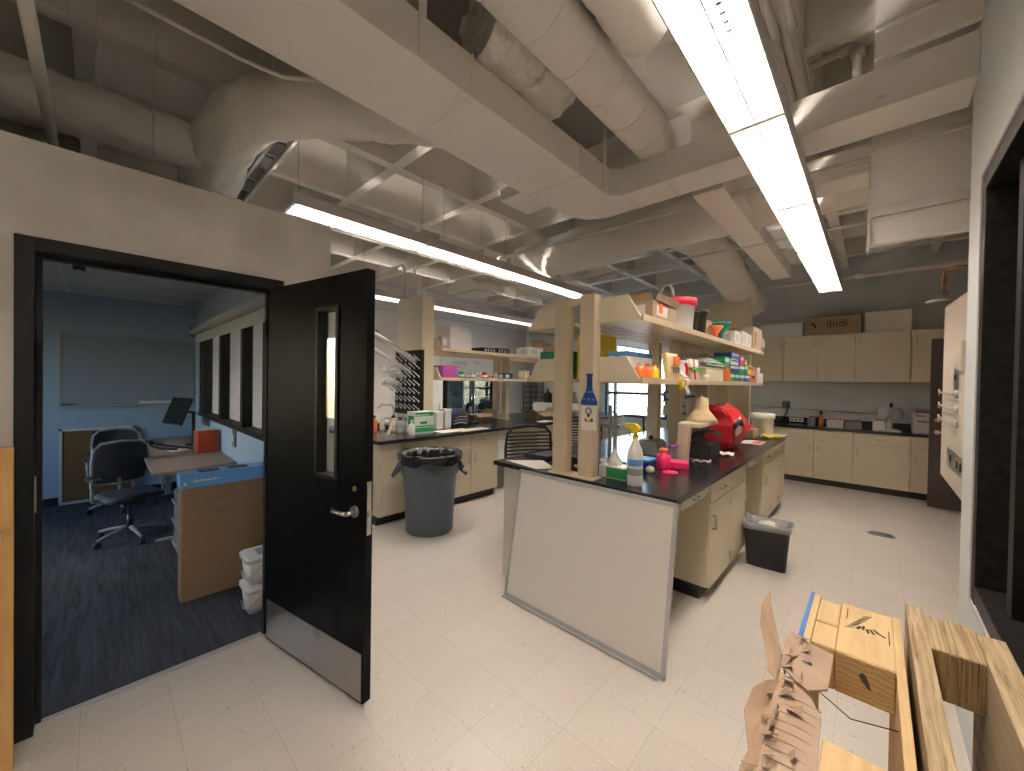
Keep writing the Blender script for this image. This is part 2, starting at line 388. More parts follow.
# door frame
df = st(MB().box(XD-.13, XD+.015, -.245, -.19, 0, 2.195).box(XD-.13, XD+.015, .73, .785, 0, 2.195).box(XD-.13, XD+.015, -.19, .73, 2.135, 2.195)
        .box(XD-.1, XD-.05, -.19, -.172, 0, 2.135).box(XD-.1, XD-.05, -.19, .73, 2.118, 2.135).box(XD-.1, XD-.05, .712, .73, 0, 2.135), 'door_frame', 'frame', bevel=.002)
MB().box(XD-.045, XD-.02, -.193, -.186, .98, 1.14).build('strike_plate', 'steel', df)
# door leaf, standing open; local x along the leaf, local -y the face towards the camera
da = math.atan2(.18, .885)
dl = bpy.data.objects.new('door_1', None); C.objects.link(dl); dl.location = (-2.665, .70, 0); dl.rotation_euler = (0, 0, da); dl['kind'] = 'structure'; dl['_local'] = 1
lf = MB().box(0, .503, 0, .045, .02, 2.13).box(.68, .905, 0, .045, .02, 2.13).box(.503, .68, 0, .045, .02, 1.085).box(.503, .68, 0, .045, 1.965, 2.13)
lf.build('leaf', 'door', dl, local=True, bevel=.0015)
MB().box(.495, .515, -.008, .053, 1.077, 1.973).box(.668, .688, -.008, .053, 1.077, 1.973).box(.515, .668, -.008, .053, 1.077, 1.095).box(.515, .668, -.008, .053, 1.955, 1.973).build('window_bead', 'black', dl, local=True)
MB().box(.515, .668, .019, .025, 1.095, 1.955).build('window_pane', 'glass', dl, local=True)
MB().box(.012, .893, -.003, 0, .03, .262).build('kick_plate', 'kick', dl, local=True)
h = MB().cyl((.835, 0, .948), (.835, -.012, .948), .028).cyl((.835, -.01, .948), (.835, -.055, .948), .011).tube([(.835, -.055, .948), (.80, -.06, .948), (.735, -.056, .946), (.722, -.045, .946)], .0105).build('handle', 'steel', dl, local=True)
MB().cyl((.83, 0, 1.06), (.83, -.006, 1.06), .013).build('lock_cylinder', 'brass', dl, local=True)
MB().box(.905, .908, .01, .035, .84, 1.1).box(.905, .918, .014, .03, .93, .96).build('latch_plate', 'steel', dl, local=True)
for z in (.25, 1.07, 1.9): MB().cyl((-.008, -.004, z-.055), (-.008, -.004, z+.055), .007).box(-.01, .0, .0, .04, z-.055, z+.055).build('hinge', 'black', dl, local=True)
# interior windows of the partition: black mullions
f = MB()
for x0, x1 in ((-6.9, -6.55), (-5.65, -5.54), (-4.64, -4.56), (-3.88, -3.75), (-3.1, -3.0)): f.box(x0, x1, .975, 1.065, 1.1, 2.16)
f.box(-6.9, -3.0, .955, 1.08, 1.055, 1.1).box(-6.9, -3.0, .96, 1.08, 2.16, 2.2)
f = st(f, 'window_4', 'black', bevel=.002)
MB().box(-6.9, -3.0, 1.015, 1.021, 1.1, 2.16).build('pane', 'glass', f)
# lab window in the back wall
f = MB().box(-4.85, -4.78, YB-.03, YB+.08, .8, 2.6).box(-3.37, -3.3, YB-.03, YB+.08, .8, 2.6).box(-4.85, -3.3, YB-.03, YB+.08, .8, .86).box(-4.85, -3.3, YB-.03, YB+.08, 2.54, 2.6).box(-4.62, -4.57, YB-.02, YB+.07, .8, 2.6).box(-4.85, -3.3, YB-.02, YB+.07, 1.33, 1.39).box(-4.85, -3.3, YB-.02, YB+.07, 2.18, 2.24)
f = st(f, 'window_1', 'winedge', bevel=.003)
MB().box(-4.78, -3.37, YB+.02, YB+.026, .86, 2.54).build('pane', 'glass', f)

# ------------------------------------------------------------------ pendant fluorescent lights
def pendant(x, y0, y1, z, wdt, joints, label, wires):
    t = thing('pendant_light', label, 'ceiling light', (x, y0, z), 0, None)
    hw = wdt/2
    MB().box(x-hw, x-hw+.006, y0, y1, z, z+.085).box(x+hw-.006, x+hw, y0, y1, z, z+.085).prism([(x-hw, z+.085), (x-.012, z+.14), (x-.011, z+.136), (x-hw+.006, z+.083)], 'y', y0, y1).prism([(x+hw, z+.085), (x+.012, z+.14), (x+.011, z+.136), (x+hw-.006, z+.083)], 'y', y0, y1).build('housing', 'housing', t)
    for yy in (y0, y1-.012): MB().prism([(x-hw-.004, z-.004), (x-hw-.004, z+.087), (x-.057, z+.144), (x+.057, z+.144), (x+hw+.004, z+.087), (x+hw+.004, z-.004)], 'y', yy-.006, yy+.014).build('end_cap', 'housing', t)
    ys = [y0]+joints+[y1]
    for a, b in zip(ys, ys[1:]):
        for sx in (-.3, .3):
            MB().cyl((x+sx*wdt, a+.03, z+.055), (x+sx*wdt, b-.03, z+.055), .014, n=10).build('fluorescent_tube', 'tube', t)
        lv = MB(); n = max(2, int((b-a)/.045))
        for i in range(1, n):
            yy = a+(b-a)*i/n; lv.box(x-hw+.006, x+hw-.006, yy-.0012, yy+.0012, z+.003, z+.032)
        lv.box(x-.003, x+.003, a, b, z+.002, z+.034)
        for q in (-.25, .25): lv.box(x+q*wdt-.0015, x+q*wdt+.0015, a, b, z+.003, z+.032)
        lv.build('louver', 'louver', t)
    pieces('joint_cover', 'louver', t, [(x-hw, x+hw, yy-.013, yy+.013, z-.001, z+.035) for yy in joints])
    for yy in wires:
        MB().cyl((x, yy, z+.2), (x, yy, 3.62), .0022, n=6).tube([(x-.05, yy, z+.14), (x, yy, z+.2), (x+.05, yy, z+.14)], .0022, 5).build('suspension_wire', 'midgrey', t)
    return t
pendant(-.455, -1.38, 6.85, 2.9, .245, [-.2, 1.02, 2.235, 3.45, 4.65, 5.8], 'long bright louvered pendant light over the right side of the island', [-.2, 1.02, 3.45, 5.8])
pendant(-3.30, .99, 5.2, 2.9, .245, [2.19, 3.38, 4.5], 'middle louvered pendant light starting above the black door', [1.06, 2.19, 2.45, 3.38, 4.5])
pendant(-.9, -2.35, -1.75, 2.9, .245, [], 'added unseen pendant behind the viewpoint, fill light for the entrance', [-2.2, -1.9])  # out-of-view fixture added to brighten the door wall and entrance
pendant(-5.80, 1.25, 7.3, 2.9, .26, [2.8, 4.0, 5.2, 6.3], 'farthest thin pendant light along the left lab wall', [2.8, 3.25, 4.0, 4.4, 5.2, 6.3])

# ------------------------------------------------------------------ ducts and pipes
t = thing('air_duct', 'big white rectangular duct turning from above the door towards the right wall', 'duct', (-1.77, -2, 3.05))
m = MB(); m.prism([(-2.01, -2.4), (-1.53, -2.4), (-1.53, 2.70), (-1.46, 2.77), (.33, 2.77), (.33, 3.06), (-1.75, 3.06), (-1.9, 2.98), (-1.98, 2.83), (-2.01, 2.5)], 'z', 3.05, 3.26)
m.build('duct_body', 'duct', t, bevel=.004)
pieces('flange', 'duct', t, [(-2.016, -1.524, y-.006, y+.006, 3.045, 3.265) for y in (-1.0, .17, 1.30, 2.30)]+[(x-.006, x+.006, 2.764, 3.066, 3.045, 3.265) for x in (-1.42, -1.12, -.39)])
pieces('hanger_strap', 'duct', t, [(-1.53, -1.522, y-.02, y+.02, 3.06, 3.62) for y in (.20, 1.0, 2.62)]+[(-.02, .02, 2.755, 2.765, 3.1, 3.7)])
MB().box(-2.24, -2.01, 2.22, 2.56, 3.055, 3.15).build('branch_stub', 'duct', t, bevel=.004)
tag(MB().box(-2.02, -2.0, -.02+.0, .02, 3.0, 3.05).build('duct_bracket', 'pipe'), 'small angled bracket clipped under the big rectangular duct', 'bracket')
# spiral duct
t = thing('spiral_duct', 'smooth round duct running beside the bright pendant light', 'duct', (-1.22, -1, 3.2))
MB().tube([(-1.24, -2.3, 3.43), (-1.24, 2.72, 3.43), (-1.24, 2.86, 3.41), (-1.24, 2.93, 3.33), (-1.24, 2.94, 3.25)], .15, 28).build('duct_body', 'duct', t)
for i in range(14):
    y = -1.2+i*.3; MB().tube([(-1.24+.152*math.cos(a), y+.03*math.sin(a), 3.43+.152*math.sin(a)) for a in [2*math.pi*q/24 for q in range(24)]], .0025, 4, closed=True).build('seam', 'duct', t)
def lumpy(pts, r, n=22, amp=.02, seg=None, seed=1):
    """insulated duct: a tube whose wrap bulges and creases"""
    rnd = random.Random(seed); pts = [Vector(p) for p in pts]; out = []
    for a, b in zip(pts, pts[1:]):
        k = max(1, int((b-a).length/.07))
        for i in range(k): out.append(a.lerp(b, i/k))
    out.append(pts[-1])
    for _ in range(2): out = [out[0]]+[(out[i-1]+out[i]*2+out[i+1])/4 for i in range(1, len(out)-1)]+[out[-1]]
    mb = MB().tube(out, [r*(1+rnd.uniform(-.03, .03)) for _ in out], n)
    for i, v in enumerate(mb.v):
        mb.v[i] = v+Vector((rnd.uniform(-1, 1), rnd.uniform(-1, 1), rnd.uniform(-1, 1)))*amp*.4
    return mb
t = thing('insulated_duct', 'wrapped round duct over the office wall with a crumpled elbow', 'duct', (-3.5, 0, 2.9))
lumpy([(-3.62, -2.4, 3.22), (-3.62, -.4, 3.22), (-3.5, .5, 3.2)], .165, amp=.035, seed=3).build('straight_run', 'insul', t)
lumpy([(-4.3, .60, 3.0), (-3.75, .58, 3.04), (-3.38, .58, 3.24), (-3.05, .70, 3.38), (-2.7, 1.0, 3.40), (-2.25, 1.5, 3.40), (-1.95, 1.85, 3.40)], .185, amp=.035, seed=5).build('elbow_run', 'insul', t)
MB().box(-3.56, -3.48, .02, .2, 3.02, 3.06).build('torn_flap', 'foil', t)
m = lumpy([(-1.50, 1.32, 3.42), (-1.49, 1.4, 3.42), (-1.47, 1.95, 3.42)], .17, amp=.035, seed=8)
for i, v in enumerate(m.v): v.x = -1.48+(v.x+1.48)*1.05
tag(m.build('insulated_duct', 'foil'), 'short crinkled foil-wrapped duct end between the two ceiling ducts', 'duct')
tag(lumpy([(-.90, -.8, 3.45), (-.90, 1.93, 3.45)], .145, amp=.006, seed=9).build('insulated_duct', 'duct'), 'white wrapped duct end above the bright pendant light', 'duct')
t = thing('insulated_duct', 'large wrapped duct crossing the lab behind the rectangular duct', 'duct', (-2, 4.2, 3.0))
lumpy([(-3.75, 4.2, 3.28), (-1.9, 4.2, 3.33), (1.45, 4.2, 3.32)], .25, amp=.02, seed=11).build('duct_body', 'insul', t)
lumpy([(-3.75, 4.2, 3.28), (-3.95, 4.4, 3.28), (-4.05, 4.8, 3.24), (-4.05, 5.4, 3.2)], .23, amp=.02, seed=12).build('duct_end', 'insul', t)
tag(lumpy([(-1.62, 4.42, 3.34), (-1.5, 4.75, 3.28), (-1.42, 5.2, 3.16), (-1.42, 5.7, 3.05), (-1.45, 6.3, 2.96), (-1.5, 7.4, 2.95)], .21, amp=.03, seed=14).build('flexible_duct', 'insul'), 'sagging fabric-wrapped duct dropping towards the tall panel at the far island end', 'duct')
tag(MB().box(-1.05, -.83, 3.12, 6.3, 3.04, 3.2).box(-1.06, -.82, 4.3, 4.32, 3.03, 3.21).build('air_duct', 'duct', bevel=.01), 'narrow flat-bottomed duct running away left of the bright light', 'duct')
tag(MB().box(-.45, -.03, 3.55, 3.8, 3.05, 3.25).build('air_duct', 'duct', bevel=.01), 'short square duct box beside the hanging wall panel', 'duct')
def pipe(name, pts, r, label, cat='pipe', mt='pipe', couplings=()):
    t = thing(name, label, cat, pts[0]); MB().tube(pts, r, 12).build('pipe_run', mt, t)
    for a, b in couplings: MB().cyl(a, b, r*1.45, n=12).build('coupling', mt, t)
    return t
pipe('water_pipe', [(-3.3, 3.26, 3.06), (1.4, 3.42, 3.06)], .02, 'thin pipe with clamps crossing just behind the rectangular duct', couplings=[((-2.0, 3.31, 3.06), (-1.94, 3.31, 3.06)), ((-.03, 3.37, 3.06), (.03, 3.37, 3.06))])
pipe('water_pipe', [(-3.3, 4.6, 3.04), (-.05, 4.6, 3.04), (1.4, 4.6, 3.04)], .014, 'thin conduit crossing under the large wrapped duct')
pipe('water_pipe', [(-3.2, 6.55, 3.0), (1.4, 6.55, 3.0)], .028, 'thicker pipe crossing near the back cabinets', couplings=[((-.2, 6.55, 3.0), (-.1, 6.55, 3.0))])
pipe('water_pipe', [(-4.4, -.19, 3.0), (-1.5, -.19, 3.0)], .024, 'thick white pipe crossing above the office wall', couplings=[])
pipe('conduit', [(-2.62, -1.5, 3.4), (-2.65, .55, 3.4), (-2.62, .75, 3.4), (-2.45, 1.0, 3.42)], .014, 'thin bent conduit left of the big rectangular duct')
pipe('hanger_rod', [(-3.55, .0, 3.38), (-3.55, .0, 4.1)], .018, 'pale hanger rod standing on the wrapped duct')
pipe('hanger_rod', [(-3.12, .22, 2.9), (-3.12, .22, 3.62)], .005, 'thin hanger rod in front of the wrapped duct')
for i, (x, lab) in enumerate(((-.445, 'left one of two parallel conduits right of the bright light'), (-.365, 'right one of two parallel conduits beside the bright light'))):
    pipe('conduit', [(x, .6, 3.57), (x, 4.0, 3.57)], .02, lab, 'pipe', couplings=[((x, 2.2, 3.57), (x, 2.26, 3.57)), ((x, 2.6, 3.57), (x, 2.64, 3.57))])
pipe('drain_pipe', [(-.36, 3.42, 3.68), (-.355, 3.24, 3.70), (-.34, 3.2, 3.7), (-.14, 3.2, 3.72), (-.115, 3.2, 3.70), (-.11, 3.2, 3.3)], .024, 'white elbow pipe in the dark ceiling bay', couplings=[((-.2, 3.2, 3.713), (-.155, 3.2, 3.718)), ((-.112, 3.2, 3.69), (-.11, 3.2, 3.64))])
pipe('conduit', [(-1.30, 6.22, 2.8), (-1.30, 6.22, 4.05)], .03, 'vertical conduit rising from the tall panel of the island')
pipe('conduit', [(-4.62, 3.0, 2.75), (-4.62, 3.0, 2.95), (-4.7, 3.0, 3.12), (-4.8, 3.1, 3.25), (-5.3, 3.4, 3.3)], .012, 'thin curved conduit rising from the tall left panel')
pipe('conduit', [(-4.95, 3.0, 2.74), (-4.95, 3.0, 3.18), (-5.0, 3.0, 3.25), (-5.6, 3.0, 3.26)], .022, 'hooked white conduit behind the tall left panel')
for i, (z, lab) in enumerate(((3.35, 'upper thin conduit running high along the left lab wall'), (3.05, 'lower thin conduit running high along the left lab wall'))):
    pipe('conduit', [(-7.44, 1.1, z), (-7.44, 8.5, z)], .012, lab)
pipe('conduit', [(-7.44, 5.0, 2.2), (-7.44, 5.0, 2.95), (-7.44, 5.1, 3.03)], .012, 'drop conduit running down the left lab wall')
t = thing('ceiling_diffuser', 'square white air diffuser hung beyond the middle light', 'vent', (-4.75, 4.2, 3.0))
MB().prism([(-5.12, 3.02), (-4.36, 3.02), (-4.36, 3.05), (-4.6, 3.2), (-4.9, 3.2), (-5.12, 3.05)], 'y', 3.9, 4.5).build('casing', 'duct', t)
MB().box(-5.0, -4.48, 4.0, 4.4, 3.0, 3.02).build('face_plate', 'lightgrey', t)
t = thing('slot_grille', 'long slotted metal grille beyond the duct elbow', 'vent', (-3.6, .95, 3.3))
MB().box(-4.5, -2.9, .84, .86, 3.28, 3.33).box(-4.5, -2.9, .95, .97, 3.28, 3.33).box(-4.5, -2.9, .86, .95, 3.32, 3.33).build('casing', 'pipe', t)
pieces('slot', 'midgrey', t, [(-4.48+.27*i, -4.27+.27*i, .87, .94, 3.3, 3.318) for i in range(6)])
# hanging wall panel (bulkhead)
t = thing('bulkhead_panel', 'tall hanging beige wall panel with horizontal battens above the right side', 'panel', (.7, 3.15, 2.44))
MB().box(-.035, XR, 3.12, 3.17, 2.437, 3.58).build('board', 'duct', t)
MB().box(-.03, .33, 2.72, 2.765, 3.29, 4.09).build('board', 'duct', t)
MB().tube([(-.03, 2.705, 3.42), (.33, 2.705, 3.42)], .014, 8).build('batten', 'pipe', t)
pieces('batten', 'pipe', t, [(-.03, XR, 3.095, 3.12, z-h/2, z+h/2) for z, h in ((2.99, .03), (2.62, .05))]+[(-.045, -.035, 3.1, 3.19, 2.4, 3.3)])
# emergency shower
t = thing('safety_shower', 'copper-armed emergency shower with round metal head', 'shower', (.55, 5.9, 2.6))
MB().tube([(1.4, 5.6, 2.76), (.62, 5.6, 2.76), (.50, 5.6, 2.75), (.48, 5.6, 2.70), (.48, 5.6, 2.54)], .017, 10).build('supply_arm', 'copper', t)
MB().lathe([(.03, .1), (.035, .05), (.09, .03), (.125, .0), (.12, -.012), (.02, -.005)], (.48, 5.6, 2.445), 24).build('shower_head', 'steel', t)

# ------------------------------------------------------------------ casework
def cabinet(name, label, group, loc, rz, width, cols, depth=.6, H=.9, kick=.1, drawer=.17, cat='cabinet', handle_side=None, full_drawers=False, mt='beige'):
    """local x along the front, front at y=0, facing -y; cols = widths with what they hold"""
    t = thing(name, label, cat, loc, rz, group)
    MB().box(0, width, .02, depth, kick, H).build('carcass', mt, t, local=True)
    MB().box(0, width, .07, depth, 0, kick).build('toe_kick', 'darkbase', t, local=True)
    x = 0
    for cw, kind in cols:
        g = .004; top = H-.012
        if kind[0] in 'dD':       # drawer above a door
            d = MB().box(x+g, x+cw-g, 0, .02, H-drawer, top).build('drawer', mt, t, local=True, bevel=.0015); pull(d, x+cw/2, H-drawer/2-.01, 'x')
            z1 = H-drawer-.008
        else: z1 = top
        if kind == 'ddd':
            n = 3; hh = (z1-kick-.004)/n
            for i in range(n):
                d = MB().box(x+g, x+cw-g, 0, .02, kick+.004+hh*i, kick+hh*(i+1)-.004).build('drawer', mt, t, local=True, bevel=.0015); pull(d, x+cw/2, kick+hh*(i+.6), 'x')
        else:
            d = MB().box(x+g, x+cw-g, 0, .02, kick+.004, z1).build('door', mt, t, local=True, bevel=.0015)
            left = kind[-1] == 'l'
            pull(d, x+(.05 if left else cw-.05), z1-.14, 'z')
            MB().cyl((x+(cw-.006 if left else .006), -.004, z1-.12), (x+(cw-.006 if left else .006), -.004, z1-.06), .005, n=8).cyl((x+(cw-.006 if left else .006), -.004, kick+.06), (x+(cw-.006 if left else .006), -.004, kick+.12), .005, n=8).build('hinge', 'steel', d, local=True)
        x += cw
    return t
def pull(parent, x, z, ax):
    if ax == 'x': p = [(x-.05, .0, z), (x-.05, -.024, z), (x-.04, -.03, z), (x+.04, -.03, z), (x+.05, -.024, z), (x+.05, 0, z)]
    else: p = [(x, .0, z-.05), (x, -.024, z-.05), (x, -.03, z-.04), (x, -.03, z+.04), (x, -.024, z+.05), (x, 0, z+.05)]
    MB().tube(p, .006, 8).build('handle', 'steel', parent, local=True)
G = 'base cabinets under the back counter'
YF = 7.97
for x0, x1, cols, lab in ((-2.5, -1.56, [(.47, 'dr'), (.47, 'dl')], 'base cabinet of the back run hidden mostly behind the island'),
                          (-1.555, -.695, [(.43, 'dr'), (.43, 'dr')], 'back base cabinet nearest the white bucket, left of the others'),
                          (-.692, -.218, [(.474, 'dl')], 'narrow back base cabinet in the middle, one drawer above one door'),
                          (-.215, .405, [(.62, 'dl')], 'wide single-door back base cabinet right of the narrow one'),
                          (.408, 1.49, [(.54, 'dl'), (.54, 'dl')], 'back base cabinet partly behind the open brown door')):
    cabinet('base_cabinet', lab, G, (x0, YF, 0), 0, x1-x0, cols, .62)
G = 'wall cabinets above the back counter'
for x0, x1, cols, lab in ((-2.5, -2.11, [(.39, 'l')], 'leftmost wall cabinet behind the island shelves'),
                          (-2.105, -1.168, [(.465, 'r'), (.465, 'r')], 'wall cabinet under the white flat box'),
                          (-1.165, -.225, [(.47, 'r'), (.47, 'l')], 'two-door wall cabinet in the middle under the brown carton'),
                          (-.222, .40, [(.62, 'l')], 'wide single-door wall cabinet under the plain pale box'),
                          (.403, 1.49, [(.54, 'l'), (.54, 'l')], 'rightmost wall cabinet above the brown door')):
    t = cabinet('wall_cabinet', lab, G, (x0, 8.25, 1.675), 0, x1-x0, cols, .34, H=.785, kick=0)
    for ch in list(t.children):
        if ch.name.startswith('toe_kick'): bpy.data.objects.remove(ch)
def counter(name, label, mb, extra=None):
    t = thing(name, label, 'countertop', (mb.v[0].x, mb.v[0].y, .9)); mb.build('worktop', 'counter', t, bevel=.004)
    if extra: extra.build('backsplash', 'counter', t, bevel=.003)
    return t
counter('countertop', 'black countertop along the back wall', MB().box(-2.5, 1.49, 7.95, 8.59, .9, .935), MB().box(-2.5, 1.49, 8.57, 8.595, .935, 1.04))
# island, right-hand side faces +x
XI = -.85
def apron(x0, y0, y1, label, faces=1, cat='drawer'):
    """drawer hung under the worktop over a knee space"""
    t = thing('knee_space_drawer', label, cat, (x0, y0, 0), R(90)*faces)
    L = y1-y0
    MB().box(0, L, .02, .5, .815, .9).box(0, .02, .02, .5, .8, .9).build('rail', 'beige', t, local=True)
    d = MB().box(.12, L-.12, 0, .02, .812, .888).build('drawer_front', 'beige', t, local=True, bevel=.0015); pull(d, L/2, .85, 'x'); return t
cabinet('base_cabinet', 'island base cabinet with two drawers and two doors behind the black bin', 'right side island cabinets', (XI, 3.06, 0), R(90), 1.05, [(.53, 'dl'), (.52, 'dr')], .6)
cabinet('base_cabinet', 'island base cabinet at the far end, past the second knee space', 'right side island cabinets', (XI, 4.87, 0), R(90), 1.4, [(.45, 'dl'), (.5, 'dr'), (.45, 'dr')], .6)
apron(XI, 2.34, 3.05, 'small drawer over the knee space at the near island corner')
apron(XI, 4.12, 4.86, 'small drawer over the far island knee space')
cabinet('base_cabinet', 'island cabinet on the chair side at the far end', 'left side island cabinets', (-2.25, 6.2, 0), R(-90), 1.3, [(.65, 'ddd'), (.65, 'ddd')], .55)
m = MB().box(-2.25, -1.45, 2.33, 2.37, 0, .9).box(-1.60, -1.56, 2.37, 6.2, .1, .9)
tag(m.build('end_panel', 'island', bevel=.002), 'pale panel closing the near end of the island behind the whiteboard', 'panel')
counter('countertop', 'black island countertop crowded with lab clutter', MB().box(-2.31, -.81, 2.26, 6.28, .9, .935))
# island shelving
def shelf_end(m, y, z, xl, xr, cx0, cx1):
    m.prism([(xl, z), (xl+.1, z+.17), (cx0, z+.17), (cx0, z)], 'y', y-.012, y+.012); m.prism([(cx1, z), (cx1, z+.17), (xr-.11, z+.17), (xr, z)], 'y', y-.012, y+.012)
def shelving(name, label, cx, ys, y0, y1, near_end=True, top=2.205):
    t = thing(name, label, 'shelving', (cx, y0, .935))
    for y in ys:
        for s in (-1, 1):
            p = MB().box(cx+s*.11-.055, cx+s*.11+.055, y-.04, y+.04, .945, top).box(cx+s*.11+.051, cx+s*.11+.058, y-.043, y+.043, .945, top).build('post', 'beigetrim', t, bevel=.002)
        MB().box(cx-.19, cx+.19, y-.06, y+.06, .935, .947).build('foot_plate', 'beigetrim', t)
        MB().box(cx-.06, cx+.06, y-.02, y+.02, top-.06, top-.01).build('cross_bar', 'beigetrim', t)
    for z in (2.03, 1.625):
        for s in (-1, 1):
            a, b = (cx+.17, cx+.475) if s > 0 else (cx-.475, cx-.17)
            MB().box(a, b, y0, y1, z-.022, z).box(cx+s*.475-.008, cx+s*.475+.008, y0, y1, z-.03, z+.012).build('shelf_board', 'beigetrim', t, bevel=.002)
        pieces('centre_slat', 'beigetrim', t, [(cx+q-.018, cx+q+.018, y0, y1, z-.02, z-.002) for q in (-.13, -.05, .03, .11)])
        if near_end:
            for yy in (y0+.01, y1-.01):
                for s in (-1, 1): MB().prism([(cx+s*.475, z-.02), (cx+s*.37, z+.15), (cx+s*.17, z+.15), (cx+s*.17, z-.02)], 'y', yy-.012, yy+.012).build('end_bracket', 'beige', t, bevel=.002)
    return t
shelving('reagent_shelf', 'tall beige double-sided shelving standing on the island', -1.555, [2.33, 3.95, 5.55], 2.36, 6.03)
shelving('reagent_shelf', 'tall beige double-sided shelving standing on the left counter', -4.8, [4.85, 6.6], 3.2, 7.6)
tag(MB().box(-1.83, -1.28, 6.18, 6.27, .935, 2.79).box(-1.30, -1.26, 6.17, 6.275, .935, 2.79).box(-1.60, -1.595, 6.176, 6.18, .94, 2.7).box(-1.45, -1.445, 6.176, 6.18, .94, 2.7).build('service_panel', 'beige', bevel=.003), 'tall beige service panel at the far end of the island', 'panel')
t = thing('service_panel', 'tall beige service panel with black drying board at the left counter', 'panel', (-4.78, 3.05, .935))
MB().box(-5.06, -4.43, 2.97, 3.14, .935, 2.745).box(-4.435, -4.42, 2.955, 3.15, .935, 2.75).build('column_casing', 'beige', t, bevel=.004)
MB().box(-5.05, -4.38, 2.935, 2.969, 1.12, 2.0).build('drying_board', 'black', t)
rr = random.Random(4)
for i in range(6):
    for j in range(7):
        x = -4.99+i*.11; z = 1.2+j*.11
        MB().cyl((x, 2.935, z), (x-.0, 2.84, z+.07), .006, n=8).cyl((x, 2.94, z), (x, 2.925, z), .013, n=8).build('peg', 'white', t)
# left peninsula
XP = -3.86
cabinet('base_cabinet', 'left counter end cabinet beside the grey barrel', 'left counter cabinets', (XP, 2.07, 0), R(90), 1.79, [(.3, 'dr'), (.5, 'dl'), (.5, 'dr'), (.49, 'dl')], 1.5)
apron(XP, 3.87, 4.75, 'drawer over the knee space behind the black chair')
cabinet('base_cabinet', 'left counter cabinet past the knee space', 'left counter cabinets', (XP, 4.76, 0), R(90), 2.9, [(.6, 'ddd'), (.6, 'ddd'), (.55, 'dl'), (.55, 'dr'), (.6, 'dl')], .6)
counter('countertop', 'black left counter with the sink corner', MB().box(-5.5, XP+.035, 2.03, 7.7, .9, .935))
t = thing('sink', 'black rectangular sink basin at the near corner of the left counter', 'sink', (-4.9, 2.5, .935))
MB().box(-5.3, -4.75, 2.2, 2.23, .935, .96).box(-5.3, -4.75, 2.75, 2.78, .935, .96).box(-5.3, -5.27, 2.2, 2.78, .935, .96).box(-4.78, -4.75, 2.2, 2.78, .935, .96).build('rim', 'black', t)
MB().tube([(-4.95, 2.86, .935), (-4.95, 2.86, 1.18), (-4.95, 2.82, 1.24), (-4.95, 2.68, 1.25), (-4.95, 2.62, 1.2)], .012).build('faucet', 'steel', t)

# ------------------------------------------------------------------ big loose things
t = thing('whiteboard', 'aluminium-framed whiteboard leaning on the near end of the island', 'whiteboard', (-1.98, 2.075, 0)); t.rotation_euler = (R(-9.2), 0, R(.3)); t['_local'] = 1
W_, H_ = 1.19, .935
MB().box(.02, W_-.02, 0, .012, .03, H_-.02).build('writing_surface', 'board', t, local=True)
for a in ((0, .022, -.004, .018, 0, H_), (W_-.022, W_, -.004, .018, 0, H_), (0, W_, -.004, .018, H_-.022, H_), (0, W_, -.004, .018, 0, .034)): MB().box(*a).build('frame_rail', 'alu', t, local=True, bevel=.001)
MB().prism([(-.03, .0), (-.03, .012), (-.026, .012), (-.024, .004), (-.004, .006), (-.004, .0)], 'x', .0, W_-.03).build('pen_tray', 'alu', t, local=True)

t = thing('trash_barrel', 'round dark grey trash barrel lined with a black bag', 'trash can', (-3.46, 2.44, 0)); t['_local'] = 1
t.rotation_euler = (0, 0, R(54)); t.scale = (1.15, 1.15, 1.15); H_ = .70
MB().lathe([(.205, 0), (.215, .01), (.225, .25), (.245, .52), (.262, .54), (.268, .69), (.283, .69), (.283, .715), (.262, .715), (.255, .6), (.235, .5), (.2, .03), (0, .03)], n=40).build('body', 'barrel', t, local=True)
for s in (-1, 1):
    MB().prism([(s*.27, .66), (s*.345, .53), (s*.33, .5), (s*.262, .56)], 'y', -.07, .07).build('handle', 'barrel', t, local=True, bevel=.006)
rr = random.Random(5)
pf = []
mb = MB(); n = 48
rings = [(.290, .645), (.292, .70), (.287, .722), (.262, .722), (.25, .66), (.235, .5), (.21, .3), (.1, .26), (0.001, .25)]
for r, z in rings:
    for i in range(n):
        a = 2*math.pi*i/n; q = r+(rr.uniform(-.004, .010) if r > .2 else 0); mb.v.append(Vector((q*math.cos(a), q*math.sin(a), z+rr.uniform(-.006, .006)-(0.02*math.sin(5*a) if z < .65 and r > .28 else 0))))
for j in range(len(rings)-1):
    for i in range(n): mb.f.append((j*n+i, j*n+(i+1) % n, (j+1)*n+(i+1) % n, (j+1)*n+i)); mb.sm.append(True)
mb.build('bin_liner', 'bag', t, local=True)
text('BRUTE', .055, Matrix.Translation((.04, -.272, .615)) @ Euler((R(86), 0, R(9))).to_matrix().to_4x4(), 'darkbase', t, thick=.004)
MB().box(.03, .08, -.275, -.262, .565, .572).build('mark', 'darkbase', t, local=True)
MB().lathe([(.0, 0), (.022, 0), (.022, .006), (0.001, .006)], n=12).xf(Matrix.Translation((.318, .0-.074, .565)) @ Matrix.Rotation(R(90), 4, 'X')).build('round_sticker', 'paper', t, local=True)

